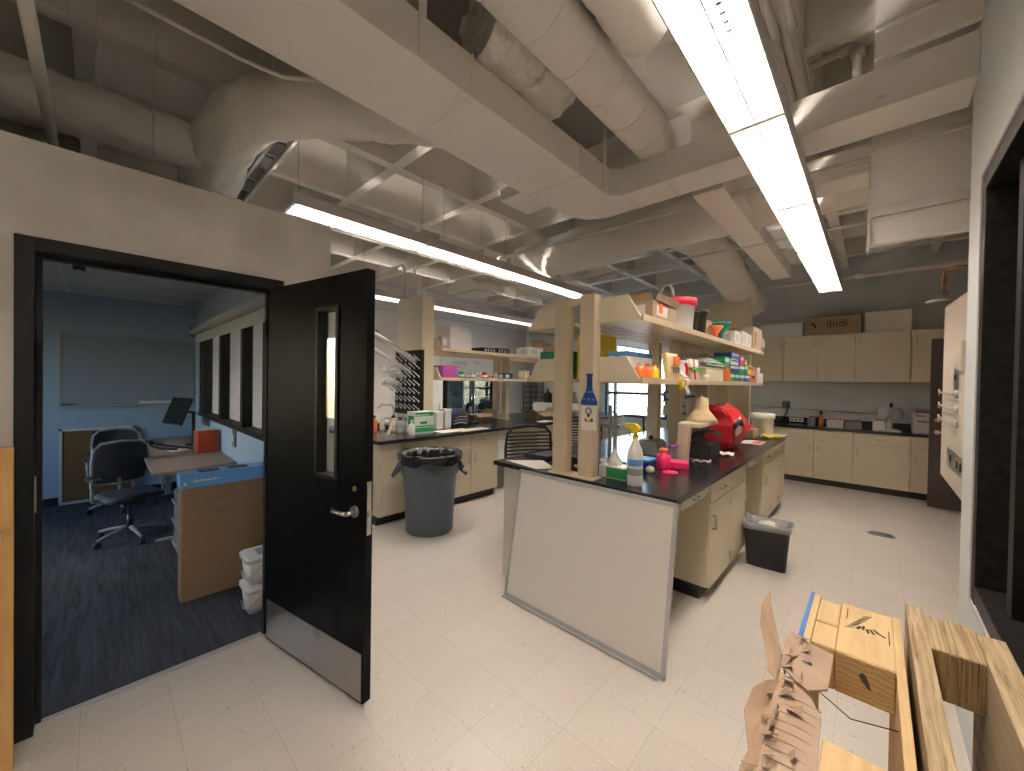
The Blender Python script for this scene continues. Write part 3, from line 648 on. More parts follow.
t = thing('waste_bin', 'small black rectangular bin with clear liner beside the island', 'trash can', (-.67, 4.08, 0), R(6)); t['_local'] = 1
m = MB()
def rrect(hx, hy, r, z, n=5):
    out = []
    for cx, cy, a0 in ((hx-r, hy-r, 0), (-hx+r, hy-r, 90), (-hx+r, -hy+r, 180), (hx-r, -hy+r, 270)):
        for i in range(n+1): a = R(a0+90*i/n); out.append(Vector((cx+r*math.cos(a), cy+r*math.sin(a), z)))
    return out
def loft(mb, loops, cap0=True, cap1=True, smooth=True):
    n = len(loops[0]); k = len(mb.v)
    for l in loops: mb.v += [Vector(p) for p in l]
    for j in range(len(loops)-1):
        for i in range(n): q = (i+1) % n; mb.f.append((k+j*n+i, k+j*n+q, k+(j+1)*n+q, k+(j+1)*n+i)); mb.sm.append(smooth)
    if cap0: mb.f.append(tuple(reversed(range(k, k+n)))); mb.sm.append(False)
    if cap1: mb.f.append(tuple(range(k+(len(loops)-1)*n, k+len(loops)*n))); mb.sm.append(False)
    return mb
loft(m, [rrect(.145, .10, .03, 0), rrect(.172, .122, .03, .36), rrect(.182, .132, .035, .36), rrect(.182, .132, .035, .385), rrect(.168, .118, .03, .385), rrect(.14, .095, .03, .02)]).build('body', 'darkplastic', t, local=True)
rr = random.Random(9); lps = []
for hx, hy, z in ((.188, .138, .345), (.190, .140, .365), (.186, .136, .392), (.165, .115, .39), (.155, .108, .28)):
    lps.append([p+Vector((rr.uniform(-.004, .006), rr.uniform(-.004, .006), rr.uniform(-.014, .01))) for p in rrect(hx, hy, .04, z)])
loft(MB(), lps, False, False).build('bin_liner', 'clearbag', t, local=True)
lumpy([(-.05, .0, .33), (.02, .02, .35), (.07, -.02, .34)], .05, 10, .03, seed=4).build('crumpled_tissue', 'paper', t, local=True)

# ---- pallets at the right
def pallet_pine():
    t = thing('wooden_pallet', 'pine pallet stood on edge with torn cardboard on its left side', 'pallet', (-.03, .8, 0))
    y0, y1 = .25, 1.42
    MB().box(.047, .062, y0, y1, 0, 1.0).build('deck_board', 'pine', t, bevel=.001)
    MB().box(-.112, -.098, y0, y1-.0, .55, 1.0).build('deck_board', 'pine', t)
    MB().box(-.112, -.098, y0, y1, .0, .12).build('deck_board', 'pine', t)
    for z in (.9, .45, .0):
        for y in ((1.15, 1.42), (.7, .85), (.25, .45)):
            b = MB().box(-.052, .047, y[0]+.006, y[1]-.001, z+.006, z+.098).build('block', 'pine', t, bevel=.002)
            MB().box(-.0505, .0455, y[0], y[0]+.0058, z+.0075, z+.0965).build('end_grain', 'pineend', b)
    for y in ((1.16, 1.27), (1.275, 1.41)): MB().box(-.098, -.053, y[0], y[1], .90, .995).build('spacer', 'pine', t, bevel=.003)
    MB().box(-.121, -.1125, 1.14, 1.425, .955, 1.001).build('blue_edge', 'bluetape', t)
    MB().box(-.121, -.1125, .8, 1.0, .93, .985).build('blue_edge', 'bluetape', t)
    # stamp and knot on the top block
    m = MB()
    for i in range(9): m.obox((.0-.004*i, 1.335-.011*i+.04, .999), (.020, .0018, .0006), (0, 0, R(35)))
    for i in range(6): m.obox((-.015+.008*i, 1.30+.006*math.sin(i*2), .999), (.005, .02, .0006), (0, 0, R(-20+14*i)))
    m.box(.038, .040, 1.26, 1.33, .9985, .9993).box(-.04, -.038, 1.33, 1.39, .9985, .9993).build('ink_stamp', 'darkbase', t)
    MB().prism([(-.012, .962), (-.006, .972), (0, .968), (.006, .952), (.010, .938), (.004, .94), (-.004, .95)], 'y', 1.1492, 1.1505).build('knot', 'bark', t)
    MB().tube([(-.10, 1.02, .985), (-.02, 1.0, .955), (.05, 1.02, .96)], .0012, 5).build('loose_strap', 'darkbase', t)
    return t
pallet_pine()
t = thing('wooden_pallet', 'weathered plywood pallet standing against the near right wall', 'pallet', (.15, .8, 0))
MB().box(.076, .108, .2, 1.53, 0, 1.0).build('deck_board', 'plyface', t)
MB().box(.0755, .1085, .198, 1.532, .9985, 1.0015).build('board_edge', 'plyedge', t)
MB().box(.195, .24, .2, 1.47, 0, .998).build('deck_board', 'plyface', t)
MB().box(.1945, .2405, .198, 1.472, .9965, 1.0).build('board_edge', 'plyedge', t)
for z in (.88, .42, .0):
    for y in ((1.33, 1.51), (.78, .92), (.22, .4)):
        b = MB().box(.109, .194, y[0]+.001, y[1], z, z+.115).build('block', 'plylam', t, bevel=.002)
        for i in range(6): MB().box(.1095+.0142*i, .1225+.0142*i, y[0]-.004+.003*(i % 2), y[0]+.0008, z+.002+.002*(i % 3), z+.113).build('ply_layer', 'plylamz', b)
# torn cardboard hanging on the pine pallet
t = thing('torn_cardboard', 'torn brown corrugated cardboard hung over the left side of the pine pallet', 'cardboard', (-.17, 1.15, .9))
rr = random.Random(12)
def flap(pts, mt, name, th=.004, dz=.006, sub=3):
    """ragged cardboard flap from an outline on a surface: fan triangulated, thickened"""
    mb = MB(); k = len(pts); vs = [Vector(p)+Vector((rr.uniform(-1, 1), rr.uniform(-1, 1), rr.uniform(-1, 1)))*dz for p in pts]
    nrm = Vector((0, 0, 0))
    for i in range(k): nrm += vs[i].cross(vs[(i+1) % k])
    nrm.normalize(); c = sum(vs, Vector())/k
    top = vs+[c]; bot = [v-nrm*th for v in top]
    mb.add(top+bot, [(i, (i+1) % k, k) for i in range(k)]+[(k+1+(i+1) % k, k+1+i, 2*k+1) for i in range(k)]+[(i, k+1+i, k+1+(i+1) % k, (i+1) % k) for i in range(k)])
    return mb.build(name, mt, t)
flap([(-.136, 1.13, 1.01), (-.118, 1.125, 1.015), (-.102, 1.112, 1.01), (-.053, 1.097, 1.01), (-.051, 1.0, 1.01), (-.055, .965, 1.01), (-.08, .94, 1.008), (-.10, .95, 1.01), (-.135, .99, 1.01)], 'cardlight', 'top_flap', dz=.002)
flap([(-.13, .97, 1.003), (-.10, .95, 1.004), (-.075, .93, 1.004), (-.058, .89, 1.004), (-.053, .75, 1.004), (-.056, .55, 1.004), (-.11, .55, .995), (-.125, .75, .995), (-.128, .86, .998)], 'cardlight', 'lower_flap', dz=.002)
flap([(-.191, 1.146, 1.05), (-.184, 1.183, 1.065), (-.172, 1.14, 1.06), (-.160, 1.097, 1.045), (-.132, 1.012, 1.02), (-.13, .93, 1.01), (-.145, .95, 1.01), (-.170, 1.03, 1.02), (-.182, 1.07, 1.035)], 'cardboard', 'torn_flap', dz=.004)
flap([(-.125, .95, 1.0), (-.14, .9, 1.02), (-.155, .86, 1.015), (-.158, .82, 1.0), (-.145, .77, .99), (-.13, .72, .985), (-.115, .76, .995), (-.118, .87, 1.0)], 'cardboard', 'torn_flap', dz=.005)
flap([(-.12, .78, .99), (-.14, .74, 1.0), (-.15, .68, .99), (-.14, .60, .98), (-.118, .62, .985)], 'cardboard', 'torn_flap', dz=.005)
flap([(-.128, 1.0, 1.0), (-.136, .95, .9), (-.134, .6, .86), (-.125, .55, .93), (-.125, .9, .98)], 'cardboard', 'side_panel', dz=.002)
for i in range(14):
    MB().tube([(-.118+.004*math.sin(i), .90-.024*i, 1.0058), (-.085, .905-.024*i, 1.0065), (-.058, .90-.024*i, 1.0058)], .0011, 4).build('corrugation', 'cardboard', t)
for i in range(26):
    y = 1.11-.021*i; x = -.124+rr.uniform(-.012, .016)+(.03 if i % 5 == 2 else 0); q = rr.uniform(.4, 1.0)
    if i % 2:
        flap([(x-.006*q, y+.016*q, 1.008), (x+.004*q, y+.020*q, 1.016), (x+.007*q, y+.004*q, 1.020+.006*q), (x+.004*q, y-.016*q, 1.014), (x-.005*q, y-.010*q, 1.009)], 'cardboard' if i % 4 == 1 else 'cardlight', 'paper_shred', th=.0012, dz=.003); continue
    flap([(x-.008, y+.014, 1.010), (x+.011, y+.005, 1.019), (x+.010, y-.010, 1.022), (x-.007, y-.008, 1.012)], 'cardlight' if i % 2 else 'cardboard', 'paper_shred', th=.0012, dz=.005)
MB().tube([(-.098, 1.03, 1.014), (-.092, 1.02, 1.02), (-.085, 1.025, 1.016)], .0035, 6).build('staple', 'steel', t)

t = thing('crate_panel', 'upright wooden crate panel with a metal latch at the left edge', 'panel', (-2.5, -.6, 0))
m = MB().box(-2.52, -2.50, -1.2, -.228, 0, 1.305); m.build('board', 'pinez', t, bevel=.002)
MB().box(-2.55, -2.53, -1.1, -.235, .12, 1.28).build('back_sheet', 'white', t)
MB().box(-2.53, -2.52, -.6, -.5, .1, 1.2).build('batten', 'pinez', t)
la = MB().box(-2.5, -2.494, -.285, -.235, .955, .985).build('latch_plate', 'brass', t)
MB().tube([(-2.492, -.262, .97), (-2.486, -.262, .93), (-2.488, -.268, .85), (-2.49, -.268, .78)], .004, 8).build('latch_rod', 'steel', t)

# ---- fume hood side and open brown door
t = thing('fume_hood', 'beige fume hood front with a light switch, gas valves and outlets', 'fume hood', (.9, 5, .75))
MB().prism([(5.72, .75), (5.72, 2.38), (5.69, 2.40), (4.3, 2.32), (4.3, .75)], 'x', .50, .62).build('side_post', 'spark', t, bevel=.006)
MB().box(.62, 1.49, 3.9, 5.7, .75, 2.3).build('hood_box', 'spark', t)
MB().box(1.0, 1.49, 3.95, 5.6, 0, .75).build('base', 'spark', t)
MB().prism([(5.2, 1.86), (4.3, 1.95), (4.3, 1.72)], 'x', .46, .5).build('light_cowl', 'spark', t, bevel=.004)
p = MB().box(.492, .5, 4.66, 4.95, 1.60, 1.78).build('switch_plate', 'steel', t); MB().box(.482, .492, 4.79, 4.81, 1.67, 1.71).build('toggle', 'darkbase', p)
p = MB().box(.492, .5, 4.3, 5.2, .93, 1.08).build('outlet_plate', 'steel', t)
for y in (4.45, 4.62, 4.98): MB().lathe([(.0, 0), (.035, 0), (.035, .006), (0.001, .006)], n=16).xf(Matrix.Translation((.492, y, 1.0)) @ Matrix.Rotation(R(-90), 4, 'Y')).build('socket', 'darkbase', p)
for z in (1.55, 1.43, 1.31):
    v = MB().cyl((.5, 4.75, z), (.478, 4.75, z), .03).build('valve_collar', 'steel', t)
    MB().tube([(.478, 4.75, z), (.46, 4.78, z), (.46, 5.5, z+.01), (.48, 5.55, z+.01)], .007).cyl((.46, 5.5, z-.02), (.46, 5.5, z+.04), .007).build('valve_stem', 'steel', v)
bd = bpy.data.objects.new('door_2', None); C.objects.link(bd); bd.location = (1.46, 7.55, 0); bd.rotation_euler = (0, 0, R(180)); bd['kind'] = 'structure'; bd['_local'] = 1
MB().box(0, .91, -.022, .022, .03, 2.25).build('leaf', 'browndoor', bd, local=True, bevel=.002)
MB().cyl((.84, .022, 1.18), (.84, .045, 1.18), .028).build('deadbolt', 'brass', bd, local=True)
MB().cyl((.84, .022, 1.02), (.84, .05, 1.02), .028).tube([(.84, .05, 1.02), (.84, .07, 1.02), (.74, .075, 1.02)], .01).build('handle', 'steel', bd, local=True)
t = thing('floor_drain', 'round metal floor drain set in a square of floor', 'drain', (.09, 5.8, 0))
MB().lathe([(.0, .0), (.115, .0), (.115, .004), (.105, .006), (.001, .006)], (.09, 5.8, 0), 28).build('rim', 'steel', t)
MB().lathe([(.0, .006), (.095, .006), (.095, .0075), (.001, .0075)], (.09, 5.8, 0), 28).build('grate', 'midgrey', t)

# ------------------------------------------------------------------ chairs
def task_chair(label, loc, rz, style='black', group=None):
    """local: sits facing +y, backrest at -y"""
    fr = 'darkplastic' if style == 'black' else 'chairgrey'; fab = 'darkplastic' if style == 'black' else 'mesh'
    t = thing('office_chair', label, 'chair', loc, rz, group); t['_local'] = 1
    t.scale = (1.1, 1.1, 1.12) if style == 'black' else (.88, .92, .93)
    for i in range(5):
        a = 2*math.pi*i/5+.3; c, s = math.cos(a), math.sin(a)
        l = MB().tube([(.03*c, .03*s, .12), (.18*c, .18*s, .10), (.30*c, .30*s, .075)], [.022, .018, .013], 8).build('base_leg', fr, t, local=True)
        MB().cyl((.30*c-.022*s, .30*s+.022*c, .03), (.30*c+.022*s, .30*s-.022*c, .03), .03).cyl((.30*c, .30*s, .03), (.30*c, .30*s, .08), .008).build('caster', 'casterwheel', l, local=True)
    MB().cyl((0, 0, .09), (0, 0, .26), .028).cyl((0, 0, .26), (0, 0, .40), .018).box(-.09, .09, -.12, .1, .38, .42).build('gas_column', 'darkplastic', t, local=True)
    m = MB(); loft(m, [rrect(.22, .21, .08, .42), rrect(.245, .235, .1, .44), rrect(.245, .235, .1, .47), rrect(.21, .2, .08, .49)]); m.build('seat', fab, t, local=True)
    def bk(x, z): return (x, -.23-.05*math.cos((z-.55)*3.2)+.10*(x/.24)**2*.4-.02*(z-.5), z)
    pts = [bk(-.2, .56), bk(-.235, .66), bk(-.24, .80), bk(-.225, .93), bk(-.17, .985), bk(0, 1.0), bk(.17, .985), bk(.225, .93), bk(.24, .80), bk(.235, .66), bk(.2, .56), bk(0, .54)]
    MB().tube(pts, .014, 8, closed=True).build('back_frame', fr, t, local=True)
    if style == 'black':
        m = MB()
        for i in range(11):
            z = .585+i*.035; hw = .225 if z < .92 else .2
            m.tube([bk(-hw, z), bk(-hw/2, z), bk(0, z), bk(hw/2, z), bk(hw, z)], .009, 6)
        m.build('back_slats', fab, t, local=True)
    else:
        m = MB(); vs = []; nx, nz = 8, 10
        for th in (0, .006):
            for j in range(nz+1):
                for i in range(nx+1):
                    z = .56+.42*j/nz; x = (-.5+i/nx)*(.40+.06*min(1, j/3)); p = bk(x, z); vs.append((p[0], p[1]-th, p[2]))
        q = (nx+1)*(nz+1); fs = []
        for j in range(nz):
            for i in range(nx):
                a = j*(nx+1)+i; fs += [(a, a+1, a+nx+2, a+nx+1), (q+a+nx+1, q+a+nx+2, q+a+1, q+a)]
        m.add(vs, fs, True); m.build('back_mesh', fab, t, local=True)
    MB().tube([(0, -.1, .41), (0, -.25, .44), (0, -.29, .6)], .018, 8).build('back_support', fr, t, local=True)
    for s in (-1, 1):
        a = MB().tube([(s*.2, -.02, .42), (s*.29, -.02, .44), (s*.30, -.02, .66)], .013, 8).build('arm_post', fr, t, local=True)
        loft(MB(), [[p+Vector((s*.295, .02, 0)) for p in rrect(.04, .12, .03, z)] for z in (.66, .685)]).build('arm_pad', 'darkplastic', a, local=True)
    return t
task_chair('black slat-back chair between the island and the left counter, nearest', (-2.50, 3.08, 0), R(-118))
task_chair('black slat-back chair seen between the two near island posts', (-2.85, 4.35, 0), R(-160))
task_chair('black slat-back chair lit blue by the far window, behind the ring stand', (-2.62, 5.3, 0), R(120))
task_chair('mesh-back office chair pushed to the desk in the dark office', (-5.28, .22, 0.008), R(-75), 'mesh')
task_chair('second office chair in the dark office, behind the first and nearer the corkboard', (-6.55, .18, 0.008), R(-85), 'mesh')

# ------------------------------------------------------------------ office furniture
t = thing('wall_whiteboard', 'wall-mounted whiteboard in the dark office', 'whiteboard', (-7.18, .31, 1.22))
MB().box(-7.2, -7.185, -.31, .93, 1.22, 2.09).build('writing_surface', 'wb_bluedim', t)
for a in ((-7.2, -7.178, -.32, -.30, 1.21, 2.1), (-7.2, -7.178, .92, .94, 1.21, 2.1), (-7.2, -7.178, -.32, .94, 2.08, 2.1), (-7.2, -7.12, -.32, .94, 1.20, 1.22)): MB().box(*a).build('frame_rail', 'grey', t)
tag(MB().box(-7.16, -7.13, .38, .70, 1.2215, 1.255).build('eraser_strip', 'white', bevel=.004), 'long pale strip lying on the office whiteboard tray', 'eraser')
for i, (y, c, lab) in enumerate(((-.24, 'darkbase', 'black marker at the left end of the office whiteboard tray'), (.80, 'red', 'red marker at the right end of the office whiteboard tray'))):
    tag(MB().cyl((-7.15, y-.06, 1.229), (-7.15, y+.06, 1.229), .007, n=10).build('marker', c), lab, 'marker')
t = thing('corkboard', 'cork notice board leaning on the office wall behind the chairs', 'notice board', (-7.1, 0, .008))
MB().box(-7.175, -7.15, -.29, .31, .03, .91).build('cork_face', 'corklike', t)
for a in ((-7.18, -7.14, -.32, -.29, .01, .93), (-7.18, -7.14, .31, .34, .01, .93), (-7.18, -7.14, -.32, .34, .9, .93), (-7.18, -7.14, -.32, .34, .01, .04)): MB().box(*a).build('frame_rail', 'lightgrey', t)
t = thing('desk', 'light wood desk against the office windows', 'desk', (-5.85, .65, .008))
MB().prism([(-7.15, .34), (-4.57, .33), (-4.68, .96), (-7.15, .96)], 'z', .712, .74).build('desktop', 'desk', t, bevel=.003)
for x in (-6.9, -4.95):
    MB().box(x-.03, x+.03, .62, .68, .03, .712).box(x-.03, x+.03, .38, .92, .008, .035).build('leg', 'chairgrey', t)
t = thing('monitor', 'black monitor turned sideways on a desk arm', 'monitor', (-6.2, .82, .74)); t['_local'] = 1
MB().cyl((0, 0, 0), (0, 0, .42), .018).box(-.1, .1, -.07, .07, 0, .012).tube([(0, 0, .40), (-.04, -.06, .42), (-.08, -.10, .42)], .014).build('stand', 'black', t, local=True)
MB().obox((-.13, -.14, .42), (.5, .025, .34), (R(-20), 0, R(14))).build('screen_housing', 'black', t, local=True, bevel=.004)
MB().obox((-.133, -.154, .424), (.47, .004, .31), (R(-20), 0, R(14))).build('screen', 'darkglass', t, local=True)
t = thing('cable_bundle', 'dark cable and bracket clutter lying on the office desk', 'cable', (-6.1, .55, .74))
MB().tube([(-6.7, .45, .752), (-6.4, .52, .752), (-6.1, .6, .76), (-5.85, .75, .752), (-5.7, .8, .752)], .012).tube([(-6.6, .4, .752), (-6.0, .5, .752), (-5.8, .62, .76)], .01).build('cable', 'black', t)
MB().box(-6.75, -6.55, .4, .48, .74, .77).build('bracket', 'black', t)
tag(MB().box(-5.95, -5.75, .55, .72, .7405, .746).rotz(.2, (-5.85, .6, 0)).build('notepad', 'paper'), 'white notepad lying on the office desk', 'notepad')
for i, (x, c, h, lab) in enumerate(((-5.60, 'book', .25, 'left one of two orange-red books standing on the office desk'), (-5.50, 'book', .25, 'right one of two orange-red books standing on the office desk'), (-5.72, 'midgrey', .22, 'thin dark folder standing beside the orange books'))):
    tt = thing('book', lab, 'book', (x, .85, .74)); MB().box(x-.04, x+.04, .76, .94, .74, .74+h).build('cover', c, tt); MB().box(x-.033, x+.033, .765, .945, .745, .743+h).build('pages', 'paper', tt)
p = thing('wall_outlet', 'wall outlet box under the office windows', 'outlet', (-4.8, .96, .9)); MB().box(-4.86, -4.74, .955, .969, .88, 1.06).build('plate', 'midgrey', p); MB().box(-4.84, -4.80, .95, .956, .93, 1.0).build('socket', 'lightgrey', p)
t = thing('roller_blind', 'rolled-up grey roller blind above the office windows', 'blind', (-5, .93, 2.0))
MB().cyl((-6.9, .90, 2.21), (-3.1, .90, 2.21), .05, n=20).build('roll', 'blind', t)
MB().box(-6.85, -3.15, .918, .926, 2.05, 2.2).build('fabric', 'blind', t); MB().box(-6.95, -6.9, .87, .965, 2.15, 2.27).build('bracket', 'darkbase', t)
t = thing('ceiling_sensor', 'small dark sensor on the office ceiling', 'sensor', (-5.38, -.12, 2.55)); MB().box(-5.42, -5.34, -.16, -.08, 2.56, 2.592).build('body', 'darkbase', t, bevel=.006); MB().cyl((-5.38, -.12, 2.56), (-5.38, -.12, 2.55), .02).build('lens', 'lightgrey', t)
t = thing('shipping_carton', 'large flat brown carton with a blue taped top edge in the office doorway', 'box', (-3.55, .68, .008))
MB().box(-3.66, -3.5, .40, .945, .01, .87).build('box_body', 'carton', t, bevel=.003)
MB().box(-3.665, -3.495, .392, .95, .81, .905).box(-3.7, -3.66, .5, .94, .86, .90).build('blue_top', 'skyblue', t, bevel=.003)
rr = random.Random(3); m = MB()
for k in range(3):
    m.tube([(-3.4990, .52+.008*i+rr.uniform(-.006, .006), .72-.1*k+rr.uniform(-.03, .03)) for i in range(20)], .0015, 4)
m.build('scribble', 'bark', t)
m = MB()
for i in range(14): m.box(-3.494, -3.4935, .46+.011*i, .467+.011*i, .850, .858+.004*(i % 3))
m.box(-3.494, -3.4935, .41, .425, .835, .85).build('print', 'white', t)
for i in range(2): MB().box(-3.62, -3.54, .5+.18*i, .62+.18*i, .905, .912).build('window_sticker', 'darkbase' if i else 'navy', t)
t = thing('drawer_cart', 'dark drawer cart with wire handles under the office desk', 'drawers', (-4.2, .6, .008))
MB().box(-4.5, -3.9, .48, .93, .05, .62).build('cart_body', 'navy', t, bevel=.004)
for i, z in enumerate((.24, .42, .58)):
    d = MB().box(-4.48, -3.92, .462, .48, z-.14, z+.02).build('drawer', 'midgrey', t); MB().tube([(-4.3, .462, z-.02), (-4.3, .43, z-.02), (-4.1, .43, z-.02), (-4.1, .462, z-.02)], .006).build('handle', 'steel', d)
for x in (-4.45, -3.95): MB().cyl((x, .52, .03), (x, .56, .03), .025).build('caster', 'casterwheel', t)
tag(MB().box(-4.75, -4.6, .5, .62, .008, .12).build('small_box', 'red'), 'small red object on the office carpet behind the cart', 'box')
for i, z in enumerate((.01, .21)):
    t = thing('square_bucket', ('lower' if i == 0 else 'upper')+' of two white square buckets stacked behind the open door', 'bucket', (-3.09, .78, z)); t['_local'] = 1
    loft(MB(), [rrect(.085, .085, .03, 0), rrect(.1, .1, .03, .15)]).build('body', 'white', t, local=True)
    loft(MB(), [rrect(.11, .11, .03, .15), rrect(.11, .11, .03, .175), rrect(.1, .1, .03, .185)]).build('lid', 'white', t, local=True)
    MB().tube([(.1, -.0, .14), (.115, -.05, .1), (.115, -.1, .06), (.06, -.115, .05), (0, -.115, .08)], .003, 6).build('wire_handle', 'steel', t, local=True)
    MB().box(-.05, .06, -.03, .04, .186, .188).build('lid_label', 'grey', t, local=True)
tag(MB().box(-6.0, -5.96, .962, .968, 2.1, 2.14).build('stud_sticker', 'darkbase'), 'tiny dark sticker above the office window ledge', 'sticker')

# ------------------------------------------------------------------ small things
CT, S1, S2 = .9355, 2.0305, 1.6255
def carton(label, x0, x1, y0, y1, z0, z1, mt='cardboard', tape=None, lab=None, group=None, name='carton', cat='box', rz=0):
    """a closed box with flap seam and, where seen, tape and a printed label"""
    c = ((x0+x1)/2, (y0+y1)/2, z0); t = thing(name, label, cat, c, rz, group)
    MB().box(x0, x1, y0, y1, z0, z1).build('box_body', mt, t, bevel=min(.003, (z1-z0)*.1))
    MB().box(x0+.001, x1-.001, c[1]-.001, c[1]+.001, z1-.001, z1+.0008).build('flap_seam', 'darkbase' if mt != 'white' else 'grey', t)
    if tape: MB().box((x0+x1)/2-.02, (x0+x1)/2+.02, y0-.0008, y1+.0008, z1-.04, z1+.0012).build('tape', tape, t)
    if lab:
        MB().box(x1, x1+.001, y0+(y1-y0)*.15, y0+(y1-y0)*.6, z0+(z1-z0)*.3, z0+(z1-z0)*.8).build('printed_label', lab, t)
        MB().box(x0+(x1-x0)*.2, x0+(x1-x0)*.8, y0-.001, y0, z0+(z1-z0)*.3, z0+(z1-z0)*.8).build('printed_label', lab, t)
    return t
def bottle(label, x, y, z, r, h, mt, cap, group=None, name='bottle', liquid=None, neck=.35):
    t = thing(name, label, 'bottle', (x, y, z), 0, group)
    MB().lathe([(0, 0), (r*.95, 0), (r, .006), (r, h*.62), (r*.85, h*.7), (r*neck, h*.8), (r*neck, h*.88)], (x, y, z), 20).build('body', mt, t)
    MB().lathe([(0, h*.86), (r*neck*1.2, h*.86), (r*neck*1.2, h), (0.001, h)], (x, y, z), 16).build('cap', cap, t)
    if liquid: MB().lathe([(0, .004), (r*.9, .004), (r*.9, h*.45), (0.001, h*.45)], (x, y, z), 16).build('liquid', liquid, t)
    return t
def pail(label, x, y, z, r, h, mt='white', lid='white', handle=None):
    t = thing('bucket', label, 'bucket', (x, y, z))
    MB().lathe([(0, 0), (r*.86, 0), (r*.88, .01), (r*.97, h*.78), (r*1.03, h*.79), (r*1.03, h*.83), (r, h*.84), (r, h*.9)], (x, y, z), 28).build('body', mt, t)
    MB().lathe([(r*1.04, h*.76), (r*1.07, h*.77), (r*1.07, h*.985), (r*1.0, h), (0.001, h*.99)], (x, y, z), 28).build('lid', lid, t)
    if handle: MB().tube([(x-r*.45, y-r*1.0, z+h*.70), (x-r*.42, y-r*.95, z+h*1.0), (x-r*.38, y-r*.8, z+h*1.25), (x-r*.22, y-r*.7, z+h*1.38), (x-r*.02, y-r*.65, z+h*1.38), (x+r*.10, y-r*.62, z+h*1.22), (x+r*.14, y-r*.6, z+h*.99)], .012, 8).build('handle', handle, t)
    else: MB().tube([(x+r*1.02*math.cos(a), y+r*1.02*math.sin(a), z+h*.78-h*.25*math.sin(q)) for a, q in [(R(-80+26*i), math.pi*i/6) for i in range(7)]], .0025, 6).build('wire_handle', 'steel', t)
    return t
# --- island top shelf, right side
t = carton('open brown box with orange tape at the near end of the island top shelf', -1.37, -1.10, 2.56, 2.98, S1, S1+.14, 'cardlight', None, 'paper')
flp = [MB().obox((-1.235, 2.55, S1+.16), (.26, .004, .06), (R(25), 0, 0)), MB().obox((-1.08, 2.77, S1+.16), (.004, .40, .05), (0, R(20), 0)), MB().obox((-1.38, 2.77, S1+.165), (.004, .40, .06), (0, R(-15), 0))]
for m in flp: m.build('flap', 'cardboard', t)
MB().box(-1.099, -1.0965, 2.66, 2.72, S1+.06, S1+.14).build('orange_tape', 'orange', t); MB().box(-1.34, -1.28, 2.476, 2.479, S1+.12, S1+.16).build('yellow_sticker', 'yellow', t)
pail('white bucket with a red lid and raised handle on the island top shelf', -1.23, 3.30, S1, .158, .27, 'white', 'redlid', 'white')
for (y, r, h, lab) in ((3.66, .075, .22, 'black container just past the red-lidded bucket, farther from the shelf edge'), (3.88, .082, .26, 'taller black tapered container on the island top shelf')):
    t = thing('container', lab, 'container', (-1.23, y, S1)); MB().lathe([(0, 0), (r*.75, 0), (r, h*.9), (r*1.1, h*.9), (r*1.1, h), (r*.95, h), (r*.7, .02), (0.001, .02)], (-1.23, y, S1), 20).build('body', 'darkplastic', t)
carton('small plain cardboard box behind the coloured funnels', -1.375, -1.27, 4.1, 4.55, S1, S1+.24, 'cardlight')
for x, y, r, h, c, lab in ((-1.16, 4.20, .065, .15, 'orange', 'small orange funnel standing on the island top shelf'), (-1.17, 4.42, .085, .21, 'teal', 'green funnel beside the small orange one'), (-1.25, 4.62, .07, .24, 'redlid', 'red funnel rim behind the green funnel')):
    t = thing('funnel', lab, 'funnel', (x, y, S1))
    MB().lathe([(r*.2, 0), (r*.28, h*.45), (r, h*.92), (r*1.04, h), (r*.96, h), (r*.2, h*.45), (r*.14, .002)], (x, y, S1), 20).build('cone', c, t)
for y0, y1, h, lab in ((4.72, 4.98, .16, 'shorter white carton with printed side on the island top shelf'), (5.02, 5.30, .19, 'middle white carton with printed side on the island top shelf'), (5.32, 5.50, .18, 'third white carton, touching the tall brown one, on the island top shelf')):
    carton(lab, -1.33, -1.11, y0, y1, S1, S1+h, 'white', None, 'lightgrey')
t = carton('tall brown carton near the far end of the island top shelf', -1.375, -1.10, 5.55, 6.02, S1, S1+.30, 'cardlight', 'cardboard')
MB().box(-1.10, -1.098, 5.62, 5.68, S1+.06, S1+.24).build('printed_strip', 'bark', t)
tag(lumpy([(-1.12, 6.05, S1+.05), (-1.11, 6.1, S1+.12), (-1.13, 6.12, S1+.18)], .05, 12, .03, seed=21).build('plastic_bag', 'clearbag'), 'crumpled clear plastic bag at the far end of the island top shelf', 'bag')
bottle('small glass bottle between the posts on the island top shelf', -1.54, 2.48, S1+.0, .035, .13, 'glassware', 'white')
# --- island lower shelf, right side
for i, (y, c, cp, lab) in enumerate(((2.50, 'orange', 'white', 'orange bottle nearest the shelf end bracket'), (2.62, 'orange', 'orange', 'second orange bottle on the lower island shelf'), (2.74, 'yellow', 'orange', 'amber-yellow bottle beside the orange ones'))):
    bottle(lab, -1.16, y, S2, .037, .115, c, cp)
carton('flat blue and white box lying behind the orange bottles', -1.37, -1.22, 2.45, 2.85, S2, S2+.16, 'white', 'skyblue')
MB_ = MB().box(-1.37, -1.22, 2.45, 2.85, S2+.1615, S2+.195); tag(MB_.build('blue_box', 'skyblue', bevel=.002), 'thin blue box on top of the flat white one', 'box')
t = thing('sachet_bag', 'pale yellow bag with an orange label on the lower island shelf', 'bag', (-1.15, 2.95, S2))
MB().sheet((-1.12, 2.84, S2), (0.0, .24, 0), (-.03, 0, .2), 6, 5, lambda a, b: (.02*math.sin(3*a*3.14)*math.sin(3.14*b), 0, 0), .03).build('bag_body', 'yellowcream', t)
MB().box(-1.092, -1.088, 2.93, 3.04, S2+.12, S2+.18).build('orange_label', 'orange', t)
